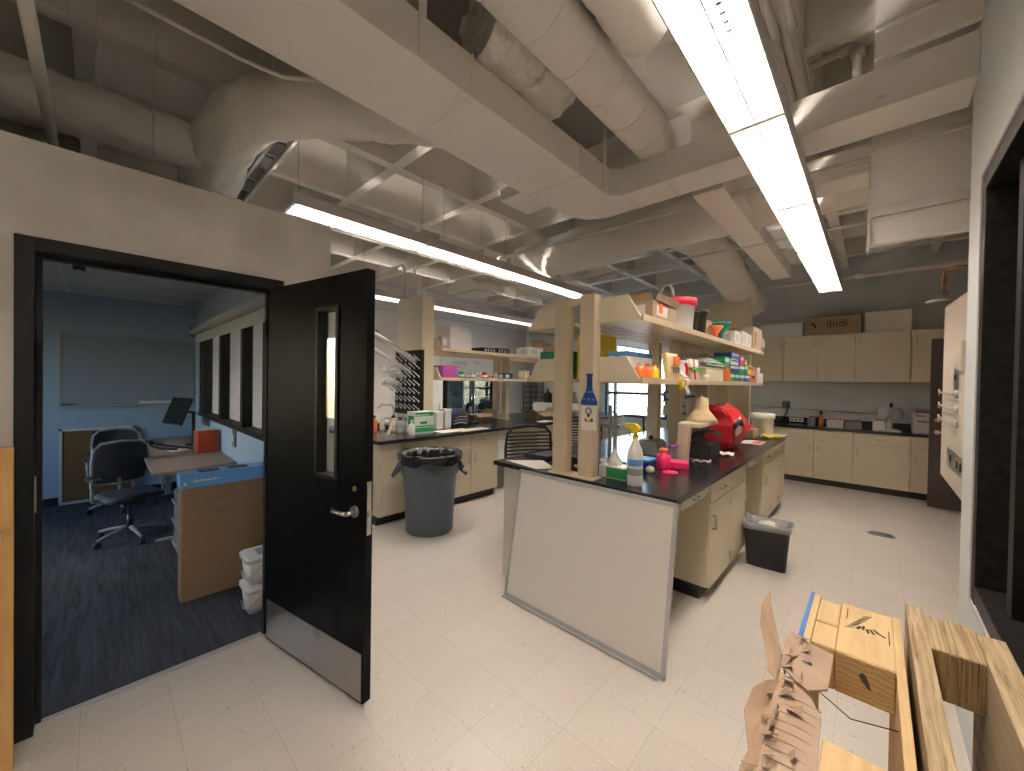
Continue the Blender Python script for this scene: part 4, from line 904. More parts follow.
for k in range(4): MB().box(-1.09, -1.086, 2.87+.05*k, 2.90+.05*k, S2+.06, S2+.10).build('dark_mark', 'midgrey', t)
t = thing('hanging_clip', 'yellow clip hanging from the edge of the lower island shelf', 'clip', (-1.07, 2.99, S2-.08)); MB().tube([(-1.075, 2.98, S2+.015), (-1.06, 2.98, S2-.02), (-1.065, 3.0, S2-.07), (-1.06, 3.03, S2-.05), (-1.06, 3.02, S2-.01)], .012, 8).build('clip_body', 'yellow', t)
MB().box(-1.06, -1.055, 2.97, 3.01, S2-.03, S2-.005).build('orange_tip', 'orange', t)
t = thing('paper_strip', 'white crumpled paper strip draped over the lower island shelf edge', 'paper', (-1.1, 3.15, S2))
MB().sheet((-1.20, 3.06, S2+.19), (0, .09, 0), (.13, .04, -.17), 4, 8, lambda a, b: (.008*math.sin(9*b), 0, .008*math.sin(14*b)), .003).build('upper_fold', 'paper', t)
MB().sheet((-1.068, 3.11, S2+.02), (0, .08, 0), (-.0, .02, -.13), 4, 6, lambda a, b: (.008*math.sin(9*b), 0, 0), .003).build('hanging_end', 'paper', t)
for y, c, lab in ((3.30, 'white', 'white jar inside the left bag on the lower island shelf'), (3.38, 'redlid', 'red-labelled jar beside the white jar on the lower island shelf')):
    bottle(lab, -1.17, y, S2, .035, .17, c, 'white', neck=.7)
t = thing('tube_bundle', 'clear bag of tubes held by a bright green band', 'bag', (-1.17, 3.58, S2))
for k in range(5): MB().cyl((-1.15, 3.48+.045*k, S2+.001), (-1.17, 3.48+.045*k, S2+.19), .018, n=10).build('tube', ('white', 'cream', 'redlid', 'white', 'paper')[k], t)
MB().box(-1.19, -1.127, 3.45, 3.69, S2+.095, S2+.118).build('green_band', 'lime', t)
tag(lumpy([(-1.13, 3.72, S2+.03), (-1.12, 3.80, S2+.035)], .028, 12, .02, seed=6).build('tissue_wad', 'paper'), 'wad of white tissue on the lower island shelf', 'tissue')
t = carton('long beige box lying under the clear bag', -1.34, -1.12, 3.80, 4.35, S2, S2+.12, 'cream', None)
for k in range(2): tag(MB().cyl((-1.12+.004*k, 3.55+.25*k, S2+.128+.03*k), (-1.13, 4.55+.2*k, S2+.130+.03*k), .006, n=8).build('glass_rod', 'white'), ('lower', 'upper')[k]+' white rod lying across the boxes of the lower island shelf', 'rod')
tag(MB().sheet((-1.33, 3.75, S2+.2), (.0, .72, -.02), (.24, 0, -.03), 12, 5, lambda a, b: (0, 0, .07*math.sin(3.1*a)*math.sin(2.6*b+.3)+.012*math.sin(20*a+9*b)), .006).build('plastic_bag', 'clearbag'), 'large clear plastic bag arched over the boxes of the lower island shelf', 'bag')
carton('orange and white box between the clear bag and the coloured racks', -1.3, -1.1, 4.38, 4.52, S2, S2+.15, 'orange', 'white')
cols = [('green', 4.56, 4.74, 0, .10), ('darkgreen', 4.76, 4.96, 0, .10), ('teal', 4.98, 5.20, 0, .10), ('blue', 5.22, 5.40, 0, .10), ('purple', 5.42, 5.50, 0, .10), ('orange', 5.52, 5.74, 0, .11),
        ('navy', 4.56, 4.92, .101, .09), ('teal', 4.94, 5.16, .101, .10), ('green', 5.18, 5.34, .101, .11), ('yellow', 5.36, 5.50, .101, .11), ('orange', 5.52, 5.66, .111, .09),
        ('white', 4.60, 4.90, .193, .06), ('magenta', 4.98, 5.14, .203, .10), ('yellow', 5.2, 5.30, .213, .06), ('blue', 4.62, 4.92, .254, .07), ('green', 4.36, 4.52, .152, .11)]
wh = {0: 'bottom row', .101: 'middle row', .111: 'middle row', .193: 'upper row', .203: 'upper row', .213: 'upper row', .254: 'very top', .152: 'near end'}
seen = {}
for i, (c, y0, y1, dz, h) in enumerate(cols):
    nb = cols[i-1][0] if i and cols[i-1][3] == dz else 'nothing'
    t = thing('tube_rack', f'{c} rack, {wh[dz]} of the coloured stack'+(f', after the {nb} one' if nb != 'nothing' else ', first of its row'), 'tube rack', (-1.2, y0, S2+dz), 0, 'coloured tube racks on the lower island shelf')
    MB().box(-1.29, -1.11, y0, y1, S2+dz+.0005, S2+dz+h).build('rack_body', c, t, bevel=.003)
    k = max(2, int((y1-y0)/.05))
    for q in range(k): MB().box(-1.11, -1.1085, y0+.01+q*(y1-y0-.01)/k, y0+(q+1)*(y1-y0-.01)/k-.004, S2+dz+h*.55, S2+dz+h*.85).build('window', 'darkbase' if c in ('white', 'yellow', 'orange') else 'white', t)
for y0, y1, h, lab in ((5.78, 5.92, .20, 'white box at the far end of the lower island shelf, taller one'), (5.94, 6.10, .13, 'low white box at the very end of the lower island shelf')): carton(lab, -1.3, -1.09, y0, y1, S2, S2+h, 'white', None, 'paper')
# island shelves, left and middle
carton('green box on the left side of the lower island shelf', -2.02, -1.74, 2.50, 2.85, S2, S2+.22, 'darkgreen')
t = thing('binder', 'yellow box file standing between the two near island posts', 'binder', (-1.56, 2.62, S2)); MB().box(-1.66, -1.46, 2.5, 2.74, S2-.001, S2+.33).build('cover', 'yellow', t, bevel=.003)
for k in range(3): MB().box(-1.62, -1.52, 2.498, 2.5, S2+.06+.02*k, S2+.066+.02*k).build('text_line', 'bark', t)
# --- stickers on the near right post
t = thing('flask_sign', 'dark blue flask-shaped sign on the near island post', 'sign', (-1.42, 2.28, 1.45))
MB().prism([(-1.475, 1.445), (-1.352, 1.445), (-1.348, 1.465), (-1.39, 1.56), (-1.393, 1.645), (-1.385, 1.65), (-1.385, 1.66), (-1.44, 1.66), (-1.44, 1.65), (-1.432, 1.645), (-1.435, 1.56), (-1.479, 1.465)], 'y', 2.283, 2.286).build('sign_plate', 'navy', t)
for z, a in ((1.535, .03), (1.485, .045)):
    for k in range(3): MB().box(-1.414-a+a*.8*k-.0, -1.414-a+a*.8*k+.014, 2.2815, 2.283, z-.005, z+.006).build('sign_mark', 'skyblue', t)
t = thing('notice_card', 'white notice card with a pin symbol below the blue flask sign', 'sign', (-1.415, 2.28, 1.28))
MB().box(-1.472, -1.358, 2.283, 2.2855, 1.275, 1.442).build('card', 'paper', t)
MB().tube([(-1.415+.022*math.cos(a), 2.282, 1.405+.022*math.sin(a)) for a in [2*math.pi*q/16 for q in range(16)]], .0035, 6, closed=True).build('pin_ring', 'darkbase', t)
MB().prism([(-1.428, 1.385), (-1.402, 1.385), (-1.415, 1.355)], 'y', 2.281, 2.283).build('pin_tip', 'darkbase', t)
for x, c in ((-1.435, 'orange'), (-1.412, 'yellow'), (-1.39, 'bark')): MB().lathe([(0, 0), (.013, 0), (.013, .001), (.001, .001)], n=12).xf(Matrix.Translation((x, 2.283, 1.345)) @ Matrix.Rotation(R(90), 4, 'X')).build('coloured_dot', c, t)
# --- on the island counter
t = thing('spray_bottle', 'pale spray bottle with a yellow trigger head on the near island corner', 'spray bottle', (-1.13, 2.40, CT))
MB().lathe([(0, 0), (.048, 0), (.05, .006), (.05, .20), (.044, .23), (.022, .28), (.016, .30), (.016, .31)], (-1.13, 2.40, CT), 24).build('body', 'white', t)
MB().lathe([(0.018, .30), (.02, .30), (.02, .325), (.012, .33), (.012, .35)], (-1.13, 2.40, CT), 16).box(-1.15, -1.11, 2.375, 2.425, CT+.345, CT+.375).prism([(-1.20, CT+.40), (-1.19, CT+.37), (-1.10, CT+.345), (-1.095, CT+.375), (-1.13, CT+.40)], 'y', 2.385, 2.415).tube([(-1.17, 2.40, CT+.37), (-1.175, 2.40, CT+.335), (-1.165, 2.40, CT+.31)], .006).build('trigger_head', 'yellow', t)
for z in (.07, .13): MB().lathe([(.0503, z), (.0508, z+.002), (.0508, z+.04), (.0503, z+.042)], (-1.13, 2.40, CT), 24).build('label_print', 'skyblue' if z > .1 else 'grey', t)
t = thing('tissue_box', 'green and white tissue box with a tissue pulled up', 'tissue box', (-1.31, 2.50, CT), R(0))
MB().box(-1.42, -1.22, 2.44, 2.56, CT, CT+.085).build('box_body', 'white', t, bevel=.002); MB().box(-1.36, -1.219, 2.439, 2.50, CT+.006, CT+.075).build('green_print', 'green', t)
MB().lathe([(0, 0), (.055, .0), (.05, .03), (.03, .06), (.012, .10), (.004, .12)], (-1.33, 2.5, CT+.085), 9, False).build('tissue', 'paper', t)
t = thing('clamp_stand', 'grey metal stand with three upright rods on the island', 'lab stand', (-1.58, 2.85, CT))
MB().box(-1.72, -1.46, 2.78, 2.94, CT, CT+.02).build('base_plate', 'grey', t)
for x, y, h in ((-1.66, 2.84, .38), (-1.58, 2.88, .48), (-1.51, 2.84, .42)): MB().cyl((x, y, CT+.02), (x, y, CT+h), .016, n=12).cyl((x, y, CT+h*.6), (x, y, CT+h*.68), .024, n=12).build('upright_rod', 'lightgrey', t)
MB().box(-1.69, -1.48, 2.85, 2.875, CT+.30, CT+.33).build('cross_clamp', 'steel', t)
carton('small dark blue box with a bright blue lid on the island', -1.36, -1.24, 2.86, 3.0, CT, CT+.06, 'navy', None); tag(MB().box(-1.365, -1.235, 2.855, 3.005, CT+.0615, CT+.08).build('box_lid', 'skyblue', bevel=.002), 'bright blue lid lying on the small dark blue box', 'lid')
bottle('pink bottle with an orange cap on the island', -1.19, 3.02, CT, .052, .16, 'pink', 'orange', neck=.5)
bottle('purple-capped bottle behind the pink bottle', -1.22, 3.30, CT, .04, .15, 'clearbag', 'purple', neck=.9)
bottle('small blue wash bottle between the pink and purple bottles', -1.24, 3.16, CT, .022, .14, 'skyblue', 'white')
t = thing('tube_rack', 'bright pink tube rack lying on the island counter', 'tube rack', (-1.15, 3.2, CT), 0)
MB().box(-1.21, -1.05, 3.08, 3.24, CT, CT+.05).rotz(.3, (-1.13, 3.16, 0)).build('rack_body', 'pink', t, bevel=.004)
MB().lathe([(0, 0), (.055, 0), (.055, .008), (0.001, .008)], (-1.10, 2.92, CT), 20).build('dish', 'pink', t)
tag(MB().lathe([(0, 0), (.02, .004), (.032, .02), (.028, .04), (.012, .05), (0.001, .05)], (-1.20, 2.80, CT), 14).build('stopper', 'cream'), 'small pale round stopper near the spray bottle', 'stopper')
t = thing('hot_plate', 'grey hot plate with a black knob among cables on the island', 'hot plate', (-1.55, 3.6, CT))
MB().prism([(-1.66, CT), (-1.42, CT), (-1.45, CT+.12), (-1.63, CT+.12)], 'y', 3.5, 3.72).build('housing', 'lightgrey', t, bevel=.004); MB().box(-1.62, -1.46, 3.52, 3.70, CT+.12, CT+.135).build('plate', 'grey', t); MB().cyl((-1.54, 3.6, CT+.135), (-1.54, 3.6, CT+.17), .02).build('knob', 'darkbase', t)
rr = random.Random(8)
for k in range(7):
    p0 = Vector((-1.62+rr.random()*.4, 3.0+rr.random()*.4, CT+.008)); pts = [p0]
    for q in range(7): p0 = p0+Vector((rr.uniform(-.1, .1), rr.uniform(.0, .12), 0)); p0.z = CT+.008+rr.random()*.05; pts.append(p0.copy())
    tag(MB().tube(pts, .006, 6).build('cable', 'darkbase'), 'tangled black cable on the island by the hot plate', 'cable', 'cables tangled on the island')
t = thing('benchtop_instrument', 'white arm stand with a cream cone on top and a black body below', 'instrument', (-1.15, 3.55, CT))
MB().prism([(-1.235, CT), (-1.145, CT), (-1.12, CT+.33), (-1.21, CT+.33)], 'y', 3.38, 3.46).build('upright', 'cream', t, bevel=.004)
MB().box(-1.22, -1.04, 3.40, 3.90, CT+.30, CT+.335).build('arm', 'cream', t, bevel=.006)
MB().lathe([(0, .335), (.125, .335), (.12, .36), (.065, .43), (.06, .44), (.052, .53), (.035, .545), (.012, .55), (.01, .565), (0.001, .57)], (-1.13, 3.72, CT), 24).build('cone_head', 'yellowcream', t)
MB().box(-1.20, -1.0, 3.52, 3.85, CT+.02, CT+.16).build('black_body', 'darkplastic', t, bevel=.02)
MB().tube([(-1.18, 3.5, CT+.18), (-1.12, 3.55, CT+.24), (-1.05, 3.75, CT+.25), (-1.02, 3.9, CT+.2)], .018).build('black_arm', 'darkplastic', t)
MB().box(-1.19, -1.02, 3.50, 3.8, CT, CT+.02).build('foot', 'midgrey', t)
t = thing('red_bag', 'bright red lab bag with a white patch standing on the island', 'bag', (-1.18, 4.6, CT))
loops = []; rr = random.Random(41)
for z, hx, hy, ox, oy in ((0, .11, .17, 0, .0), (.06, .13, .22, .01, 0), (.14, .14, .27, .02, .03), (.24, .14, .30, .03, .05), (.32, .12, .28, .02, .02), (.40, .09, .24, .0, -.04), (.45, .05, .20, -.01, -.09)):
    loops.append([p+Vector((-1.18+ox+rr.uniform(-.012, .012), 4.6+oy+rr.uniform(-.015, .015), CT+(rr.uniform(-.015, .015) if z else 0))) for p in rrect(hx, hy, min(hx, hy)*.45, z, 3)])
loft(MB(), loops, smooth=False).build('bag_body', 'red', t)
MB().sheet((-1.0, 4.36, CT+.15), (0.01, .22, .03), (-.012, 0, .16), 5, 5, lambda a, b: (.008*math.sin(5*a), 0, 0), .004).build('white_patch', 'paper', t)
MB().tube([(-1.0, 4.30, CT+.24), (-.985, 4.4, CT+.30), (-.98, 4.5, CT+.26), (-.99, 4.55, CT+.29)], .022, 8).build('black_strap', 'darkplastic', t)
t = thing('instrument_box', 'dark instrument box with dials behind the cream cone', 'instrument', (-1.45, 4.4, CT)); MB().box(-1.58, -1.36, 4.2, 4.6, CT, CT+.24).build('housing', 'midgrey', t, bevel=.004)
for k in range(3): MB().cyl((-1.36, 4.28+.1*k, CT+.15), (-1.345, 4.28+.1*k, CT+.15), .025).build('dial', 'lightgrey', t)
t = thing('foil_pouch', 'silver pouch with red and green edges standing on the dark instrument box', 'pouch', (-1.42, 4.35, CT+.24)); MB().sheet((-1.42, 4.22, CT+.2405), (0, .30, 0), (-.04, 0, .28), 6, 6, lambda a, b: (.03*math.sin(3.1*a)*math.sin(3.1*b), 0, 0), .012).build('pouch_body', 'silverbag', t); MB().box(-1.455, -1.445, 4.22, 4.52, CT+.49, CT+.54).build('header_strip', 'darkgreen', t); MB().box(-1.44, -1.39, 4.51, 4.54, CT+.245, CT+.5).build('red_edge', 'red', t)
for x, y, s, lab in ((-1.06, 3.45, .16, 'flat white paper towel beside the white arm stand'), (-1.02, 3.95, .18, 'crumpled white glove in front of the red bag')):
    tag(MB().sheet((x-.05, y, CT+.002), (s*.8, .05, 0), (-.04, s, 0), 7, 7, lambda a, b: (0, 0, .02*abs(math.sin(7*a)*math.sin(6*b+1))), .003).build('paper_towel', 'paper'), lab, 'paper')
t = thing('leaflet', 'white leaflet with red print lying on the island beyond the red bag', 'paper', (-1.0, 5.15, CT)); MB().sheet((-1.12, 4.95, CT+.001), (.22, .02, 0), (0, .36, 0), 4, 4, lambda a, b: (0, 0, .008*math.sin(3*a)), .002).build('sheet', 'paper', t); MB().box(-1.0, -.92, 5.05, 5.25, CT+.0125, CT+.014).build('red_print', 'red', t)
carton('small brown carton with a red top on the far island counter', -1.27, -1.08, 5.55, 5.82, CT, CT+.11, 'cardboard', None); tag(MB().box(-1.21, -1.12, 5.62, 5.74, CT+.1115, CT+.15).build('red_packet', 'redlid', bevel=.006), 'red packet on top of the small brown carton', 'packet')
pail('white bucket with ribbed lid at the far end of the island', -1.08, 6.08, CT, .135, .29)
tag(MB().sheet((-1.03, 5.70, CT+.002), (.19, .0, 0), (0, .26, 0), 6, 6, lambda a, b: (0, 0, .015+.012*math.sin(9*a+2*b)), .012).build('folded_cloth', 'yellow'), 'folded yellow cloth near the far island edge', 'cloth')
tag(MB().sheet((-.98, 6.0, CT+.004), (.18, .03, 0), (0, .22, 0), 8, 6, lambda a, b: (0, 0, .012*math.sin(8*b)-.05*max(0, a-.75)*4*.6), .003).build('glove', 'lightgrey'), 'pale glove hanging over the far island corner', 'glove')
t = thing('paper_sheet', 'blank cream paper sheet on the near left corner of the island', 'paper', (-2.0, 2.4, CT)); MB().prism([(-2.24, 2.34), (-1.86, 2.275), (-1.78, 2.40), (-2.02, 2.56)], 'z', CT+.0003, CT+.003).build('sheet', 'paper', t)
t = thing('tray', 'black tray at the left edge of the island counter', 'tray', (-2.2, 2.7, CT)); MB().box(-2.28, -2.02, 2.62, 2.95, CT, CT+.008).box(-2.28, -2.02, 2.62, 2.63, CT+.008, CT+.025).box(-2.28, -2.27, 2.62, 2.95, CT+.008, CT+.025).box(-2.03, -2.02, 2.62, 2.95, CT+.008, CT+.025).build('tray_body', 'darkplastic', t)
t = thing('book', 'dark book with a purple cover edge standing between the near posts', 'book', (-1.55, 2.5, CT)); MB().box(-1.66, -1.47, 2.44, 2.47, CT+.0005, CT+.10).build('cover', 'darkbase', t); MB().box(-1.66, -1.47, 2.438, 2.472, CT+.10, CT+.108).build('purple_edge', 'purple', t); MB().box(-1.63, -1.50, 2.4385, 2.4398, CT+.03, CT+.05).build('title_line', 'lightgrey', t)
# --- left shelving
XS0, XS1 = -4.62, -4.34
carton('large white box at the near end of the left top shelf', XS0, XS1, 3.36, 3.76, S1, S1+.33, 'white')
carton('small grey box in front of the large white box on the left top shelf', -4.45, -4.335, 3.22, 3.345, S1, S1+.17, 'grey', None, 'lightgrey')
for y0, y1, h, lab in ((4.0, 4.28, .08, 'nearer flat black device on the left top shelf'), (4.3, 4.58, .09, 'farther flat black device on the left top shelf')):
    t = thing('device', lab, 'device', (-4.48, y0, S1)); MB().box(XS0, XS1, y0, y1, S1, S1+h).build('housing', 'darkplastic', t, bevel=.004)
    for k in range(4): MB().box(XS1, XS1+.002, y0+.03+.06*k, y0+.06+.06*k, S1+.02, S1+h-.02).build('vent', 'grey', t)
t = thing('laptop', 'closed dark laptop on the far side of the left top shelf', 'laptop', (-5.1, 4.4, S1)); MB().box(-5.26, -5.0, 4.1, 4.5, S1, S1+.015).build('base', 'grey', t); MB().obox((-5.13, 4.3, S1+.06), (.26, .38, .012), (0, R(12), 0)).build('lid', 'darkplastic', t)
for k in range(2): carton(('lower', 'upper')[k]+' purple box at the near end of the left lower shelf', -4.55, -4.34, 3.24, 3.52, S2+.09*k+.0005, S2+.09*(k+1), 'purple', None, 'magenta')
for k in range(7):
    y = 3.64+.115*k; c = ('green', 'glassware', 'glassware', 'cream', 'redlid', 'cream', 'cream')[k]
    t = thing('beaker', f'small {("green-marked cup", "first clear beaker", "second clear beaker", "cream cup next to the red one", "red cup", "cream cup past the red one", "last cream cup before the posts")[k]} on the left lower shelf', 'beaker', (-4.42, y, S2), 0, 'cups and beakers on the left lower shelf')
    MB().lathe([(0, 0), (.036, 0), (.042, .10), (.045, .105), (.038, .10), (.032, .006), (0.001, .006)], (-4.42, y, S2), 16).build('wall', c, t)
    MB().lathe([(.0425, .03), (.043, .031), (.044, .06), (.0425, .061)], (-4.42, y, S2), 16).build('print_band', 'white' if c != 'cream' else 'grey', t)
for x0, y0, y1, h, c, lab in ((-4.5, 4.46, 4.66, .10, 'navy', 'dark blue printed box on the left lower shelf'), (-4.48, 4.95, 5.08, .16, 'yellowcream', 'tall pale yellow packet past the posts on the left lower shelf'), (-4.5, 5.12, 5.36, .08, 'orange', 'low orange box on the left lower shelf'), (-4.6, 5.4, 5.7, .14, 'blue', 'blue box behind the orange one on the left lower shelf')):
    carton(lab, x0, -4.34, y0, y1, S2, S2+h, c, None, 'white')
carton('white carton near the far end of the left top shelf', XS0, XS1, 5.05, 5.45, S1, S1+.16, 'white', None, 'lightgrey')
t = carton('open brown carton with raised flaps on the left top shelf', XS0, XS1, 5.5, 6.1, S1, S1+.22, 'cardlight')
MB().obox((-4.48, 5.47, S1+.26), (.28, .004, .12), (R(30), 0, 0)).build('flap', 'cardboard', t); MB().obox((-4.64, 5.8, S1+.27), (.004, .58, .12), (0, R(-30), 0)).build('flap', 'cardboard', t)
# --- left counter
bottle('orange hand soap bottle with a black pump by the sink', -4.62, 2.40, CT, .035, .20, 'orange', 'darkbase')
bottle('second pale bottle behind the orange soap', -4.72, 2.56, CT, .035, .17, 'cream', 'white')
t = thing('wire_basket', 'wire basket of glassware standing by the sink', 'basket', (-4.4, 2.65, CT)); 
for z in (.0, .08, .16): MB().tube([(-4.56, 2.5, CT+.004+z), (-4.26, 2.5, CT+.004+z), (-4.26, 2.76, CT+.004+z), (-4.56, 2.76, CT+.004+z)], .004, 6, closed=True).build('rim_wire', 'midgrey', t)
for x, y in ((-4.56, 2.5), (-4.41, 2.5), (-4.26, 2.5), (-4.26, 2.63), (-4.26, 2.76), (-4.41, 2.76), (-4.56, 2.76), (-4.56, 2.63)): MB().cyl((x, y, CT), (x, y, CT+.165), .003, n=6).build('upright_wire', 'midgrey', t)
for k, (x, y) in enumerate(((-4.48, 2.58), (-4.35, 2.6), (-4.36, 2.7))): bottle(('amber', 'clear', 'short')[k]+' flask inside the wire basket by the sink', x, y, CT+.001, .05, .2-.02*k, ('yellowcream', 'glassware', 'glassware')[k], 'darkbase')
tag(MB().obox((-4.22, 2.40, CT+.075), (.05, .012, .15), (R(-18), R(14), 0)).build('brush_handle', 'white'), 'white brush handle leaning against the wire basket', 'brush')
t = thing('bench_wipes_carton', 'white carton with green stripes standing on the left counter', 'box', (-4.1, 2.76, CT), 0)
MB().box(-4.22, -4.05, 2.62, 2.90, CT, CT+.27).build('box_body', 'white', t, bevel=.003)
for z0, z1 in ((.02, .075), (.085, .10), (.215, .225), (.235, .265)): MB().box(-4.0495, -4.0485, 2.625, 2.895, CT+z0, CT+z1).build('green_stripe', 'green', t)
MB().box(-4.0495, -4.0485, 2.70, 2.80, CT+.12, CT+.15).build('green_logo', 'green', t); MB().box(-4.0495, -4.048, 2.83, 2.895, CT+.225, CT+.262).build('green_corner', 'darkgreen', t)
MB().box(-4.19, -4.07, 2.6185, 2.6198, CT+.05, CT+.22).build('side_print', 'green', t)
bottle('white jug with a pink label in front of the striped carton', -4.02, 2.56, CT, .04, .18, 'white', 'white')
for y, h, lab in ((3.12, .22, 'pale plastic canister beside the striped carton, nearer'), (3.26, .25, 'pale plastic canister beside the dark bag')):
    t = thing('canister', lab, 'canister', (-4.3, y, CT)); MB().box(-4.36, -4.22, y-.055, y+.055, CT, CT+h).build('body', 'lightgrey', t, bevel=.012); MB().box(-4.365, -4.215, y-.06, y+.06, CT+h, CT+h+.02).build('lid', 'white', t, bevel=.004)
t = thing('black_bag', 'slouched dark bag with grey mesh on the left counter', 'bag', (-4.4, 3.52, CT))
loft(MB(), [[p+Vector((-4.42, 3.52, CT)) for p in rrect(a, b, .05, z)] for z, a, b in ((0, .12, .15), (.05, .14, .17), (.16, .13, .165), (.24, .11, .14), (.26, .07, .1))]).build('bag_body', 'darkplastic', t)
for k in range(3): MB().tube([(-4.285, 3.40+.02*k, CT+.05+.04*k), (-4.275, 3.52, CT+.07+.04*k), (-4.285, 3.64, CT+.05+.045*k)], .007, 6).build('mesh_fold', 'grey', t)
MB().box(-4.33, -4.285, 3.36, 3.44, CT+.19, CT+.24).build('blue_flap', 'blue', t)
t = thing('microscope', 'black microscope on the left counter before the fridge', 'microscope', (-4.6, 4.0, CT))
MB().box(-4.70, -4.48, 3.90, 4.06, CT, CT+.03).build('base', 'darkplastic', t, bevel=.005); MB().tube([(-4.66, 3.98, CT+.03), (-4.70, 3.98, CT+.15), (-4.66, 3.98, CT+.27)], .025).build('arm', 'darkplastic', t)
MB().box(-4.66, -4.52, 3.92, 4.04, CT+.13, CT+.145).build('stage', 'grey', t); MB().cyl((-4.58, 3.98, CT+.17), (-4.60, 3.98, CT+.28), .022).build('nosepiece', 'lightgrey', t)
MB().cyl((-4.60, 3.98, CT+.28), (-4.52, 3.98, CT+.37), .018).box(-4.66, -4.54, 3.95, 4.01, CT+.26, CT+.31).build('eyepiece', 'darkbase', t)
for k, (a, b, c, d) in enumerate(((-4.16, 2.95, -3.92, 3.45), (-4.05, 3.2, -3.86, 3.72))):
    tag(MB().box(a, c, b, d, CT+.0004+.003*k, CT+.0028+.003*k).rotz(.06*(k-.5), ((a+c)/2, (b+d)/2, 0)).build('paper_sheet', 'paper'), ('larger cream pad sheet on the left counter edge, lower one', 'cream sheet overlapping the lower one on the left counter edge')[k], 'paper')
def open_carton(label, x0, x1, y0, y1, z, h):
    t = thing('open_carton', label, 'box', ((x0+x1)/2, (y0+y1)/2, z))
    for a in ((x0, x1, y0, y1, z, z+.004), (x0, x1, y0, y0+.004, z, z+h), (x0, x1, y1-.004, y1, z, z+h), (x0, x0+.004, y0, y1, z, z+h), (x1-.004, x1, y0, y1, z, z+h)): MB().box(*a).build('side', 'cardboard', t)
    MB().obox(((x0+x1)/2, y0-.06, z+h+.03), (x1-x0, .004, .16), (R(55), 0, 0)).build('flap', 'cardlight', t); MB().obox(((x0+x1)/2, y1+.06, z+h+.03), (x1-x0, .004, .16), (R(-55), 0, 0)).build('flap', 'cardlight', t)
    MB().obox((x1+.05, (y0+y1)/2, z+h+.0), (.13, y1-y0, .004), (0, R(25), 0)).build('flap', 'cardlight', t)
open_carton('open shallow brown carton on the left counter past the posts', -4.55, -4.2, 5.2, 5.75, CT, .10)
open_carton('small open brown carton on the left counter before the posts', -5.0, -4.75, 4.2, 4.55, CT, .10)
tag(MB().box(-4.1, -3.92, 4.95, 5.3, CT+.0004, CT+.003).rotz(.2, (-4, 5.1, 0)).build('paper_sheet', 'paper'), 'white sheet lying by the shallow open carton', 'paper')
# glassware on the drying board
for k, (p0, p1, r, lab) in enumerate((((-4.50, 2.92, 1.84), (-5.06, 2.62, 2.22), .04, 'large glass cylinder hanging at the top of the drying board'), ((-4.62, 2.92, 1.70), (-5.25, 2.66, 2.05), .034, 'second glass cylinder below the largest one on the drying board'))):
    t = thing('graduated_cylinder', lab, 'glassware', p0); MB().cyl(p0, p1, r, r, 16).build('tube_wall', 'glassware', t); d = (Vector(p1)-Vector(p0)).normalized(); MB().cyl(Vector(p1), Vector(p1)+d*.015, r*1.9, n=8).build('hex_foot', 'glassware', t)
for k in range(9):
    x = -5.0+.09*(k % 5)+.03*(k//5); z = 1.62-.16*(k//5)-.02*(k % 2); p = Vector((x, 2.86, z)); q = p+Vector((-.10, -.10, .12))
    t = thing('flask', 'small glass flask hanging on the drying board pegs', 'glassware', p, 0, 'flasks hanging on the drying board')
    MB().cyl(p, p.lerp(q, .55), .015, .018, 12).build('neck', 'glassware', t); MB().cyl(p.lerp(q, .5), q, .02, .05, 14).build('cone', 'glassware', t)
# --- left wall: fridge, boards, door
t = thing('display_fridge', 'black two-door glass fridge against the left lab wall', 'fridge', (-7.1, 6.0, 0))
MB().box(-7.48, -6.9, 5.25, 6.75, .05, .15).box(-7.48, -7.44, 5.25, 6.75, .15, 1.72).box(-7.44, -6.9, 5.25, 5.30, .15, 1.72).box(-7.44, -6.9, 6.70, 6.75, .15, 1.72).box(-7.44, -6.9, 5.30, 6.70, 1.66, 1.72).box(-7.48, -6.95, 5.3, 6.7, 0, .05).build('cabinet_body', 'darkplastic', t)
MB().box(-7.435, -7.43, 5.3, 6.7, .15, 1.66).build('liner', 'lightgrey', t)
for z in (.5, .85, 1.2, 1.45): MB().box(-7.42, -6.98, 5.31, 6.69, z, z+.01).build('shelf', 'lightgrey', t)
for y0, y1 in ((5.26, 5.98), (6.02, 6.74)):
    d = MB().box(-6.9, -6.86, y0, y0+.05, .12, 1.7).box(-6.9, -6.86, y1-.05, y1, .12, 1.7).box(-6.9, -6.86, y0+.05, y1-.05, .12, .18).box(-6.9, -6.86, y0+.05, y1-.05, 1.64, 1.7).build('door', 'darkplastic', t)
    MB().box(-6.885, -6.88, y0+.05, y1-.05, .18, 1.64).build('door_glass', 'fridgeglass', d); MB().cyl((-6.84, y1-.02 if y0 < 6 else y0+.02, .8), (-6.84, y1-.02 if y0 < 6 else y0+.02, 1.3), .01).build('handle', 'chrome', d)
rr = random.Random(2)
for k in range(10):
    y = 5.42+.13*k; z = (1.21, .86, .51)[k % 3]; c = ('white', 'cream', 'skyblue', 'lightgrey')[k % 4]
    tag(MB().box(-7.3, -7.1, y-.045, y+.045, z, z+.12+.05*rr.random()).build('stored_box', c, bevel=.01), f'small {("white", "cream", "blue", "grey")[k % 4]} pack on a glass fridge shelf', 'box', f'{("white", "cream", "blue", "grey")[k % 4]} packs inside the glass fridge')
t = thing('wall_whiteboard', 'whiteboard with blue handwriting on the left lab wall above the fridge', 'whiteboard', (-7.49, 6.5, 1.75))
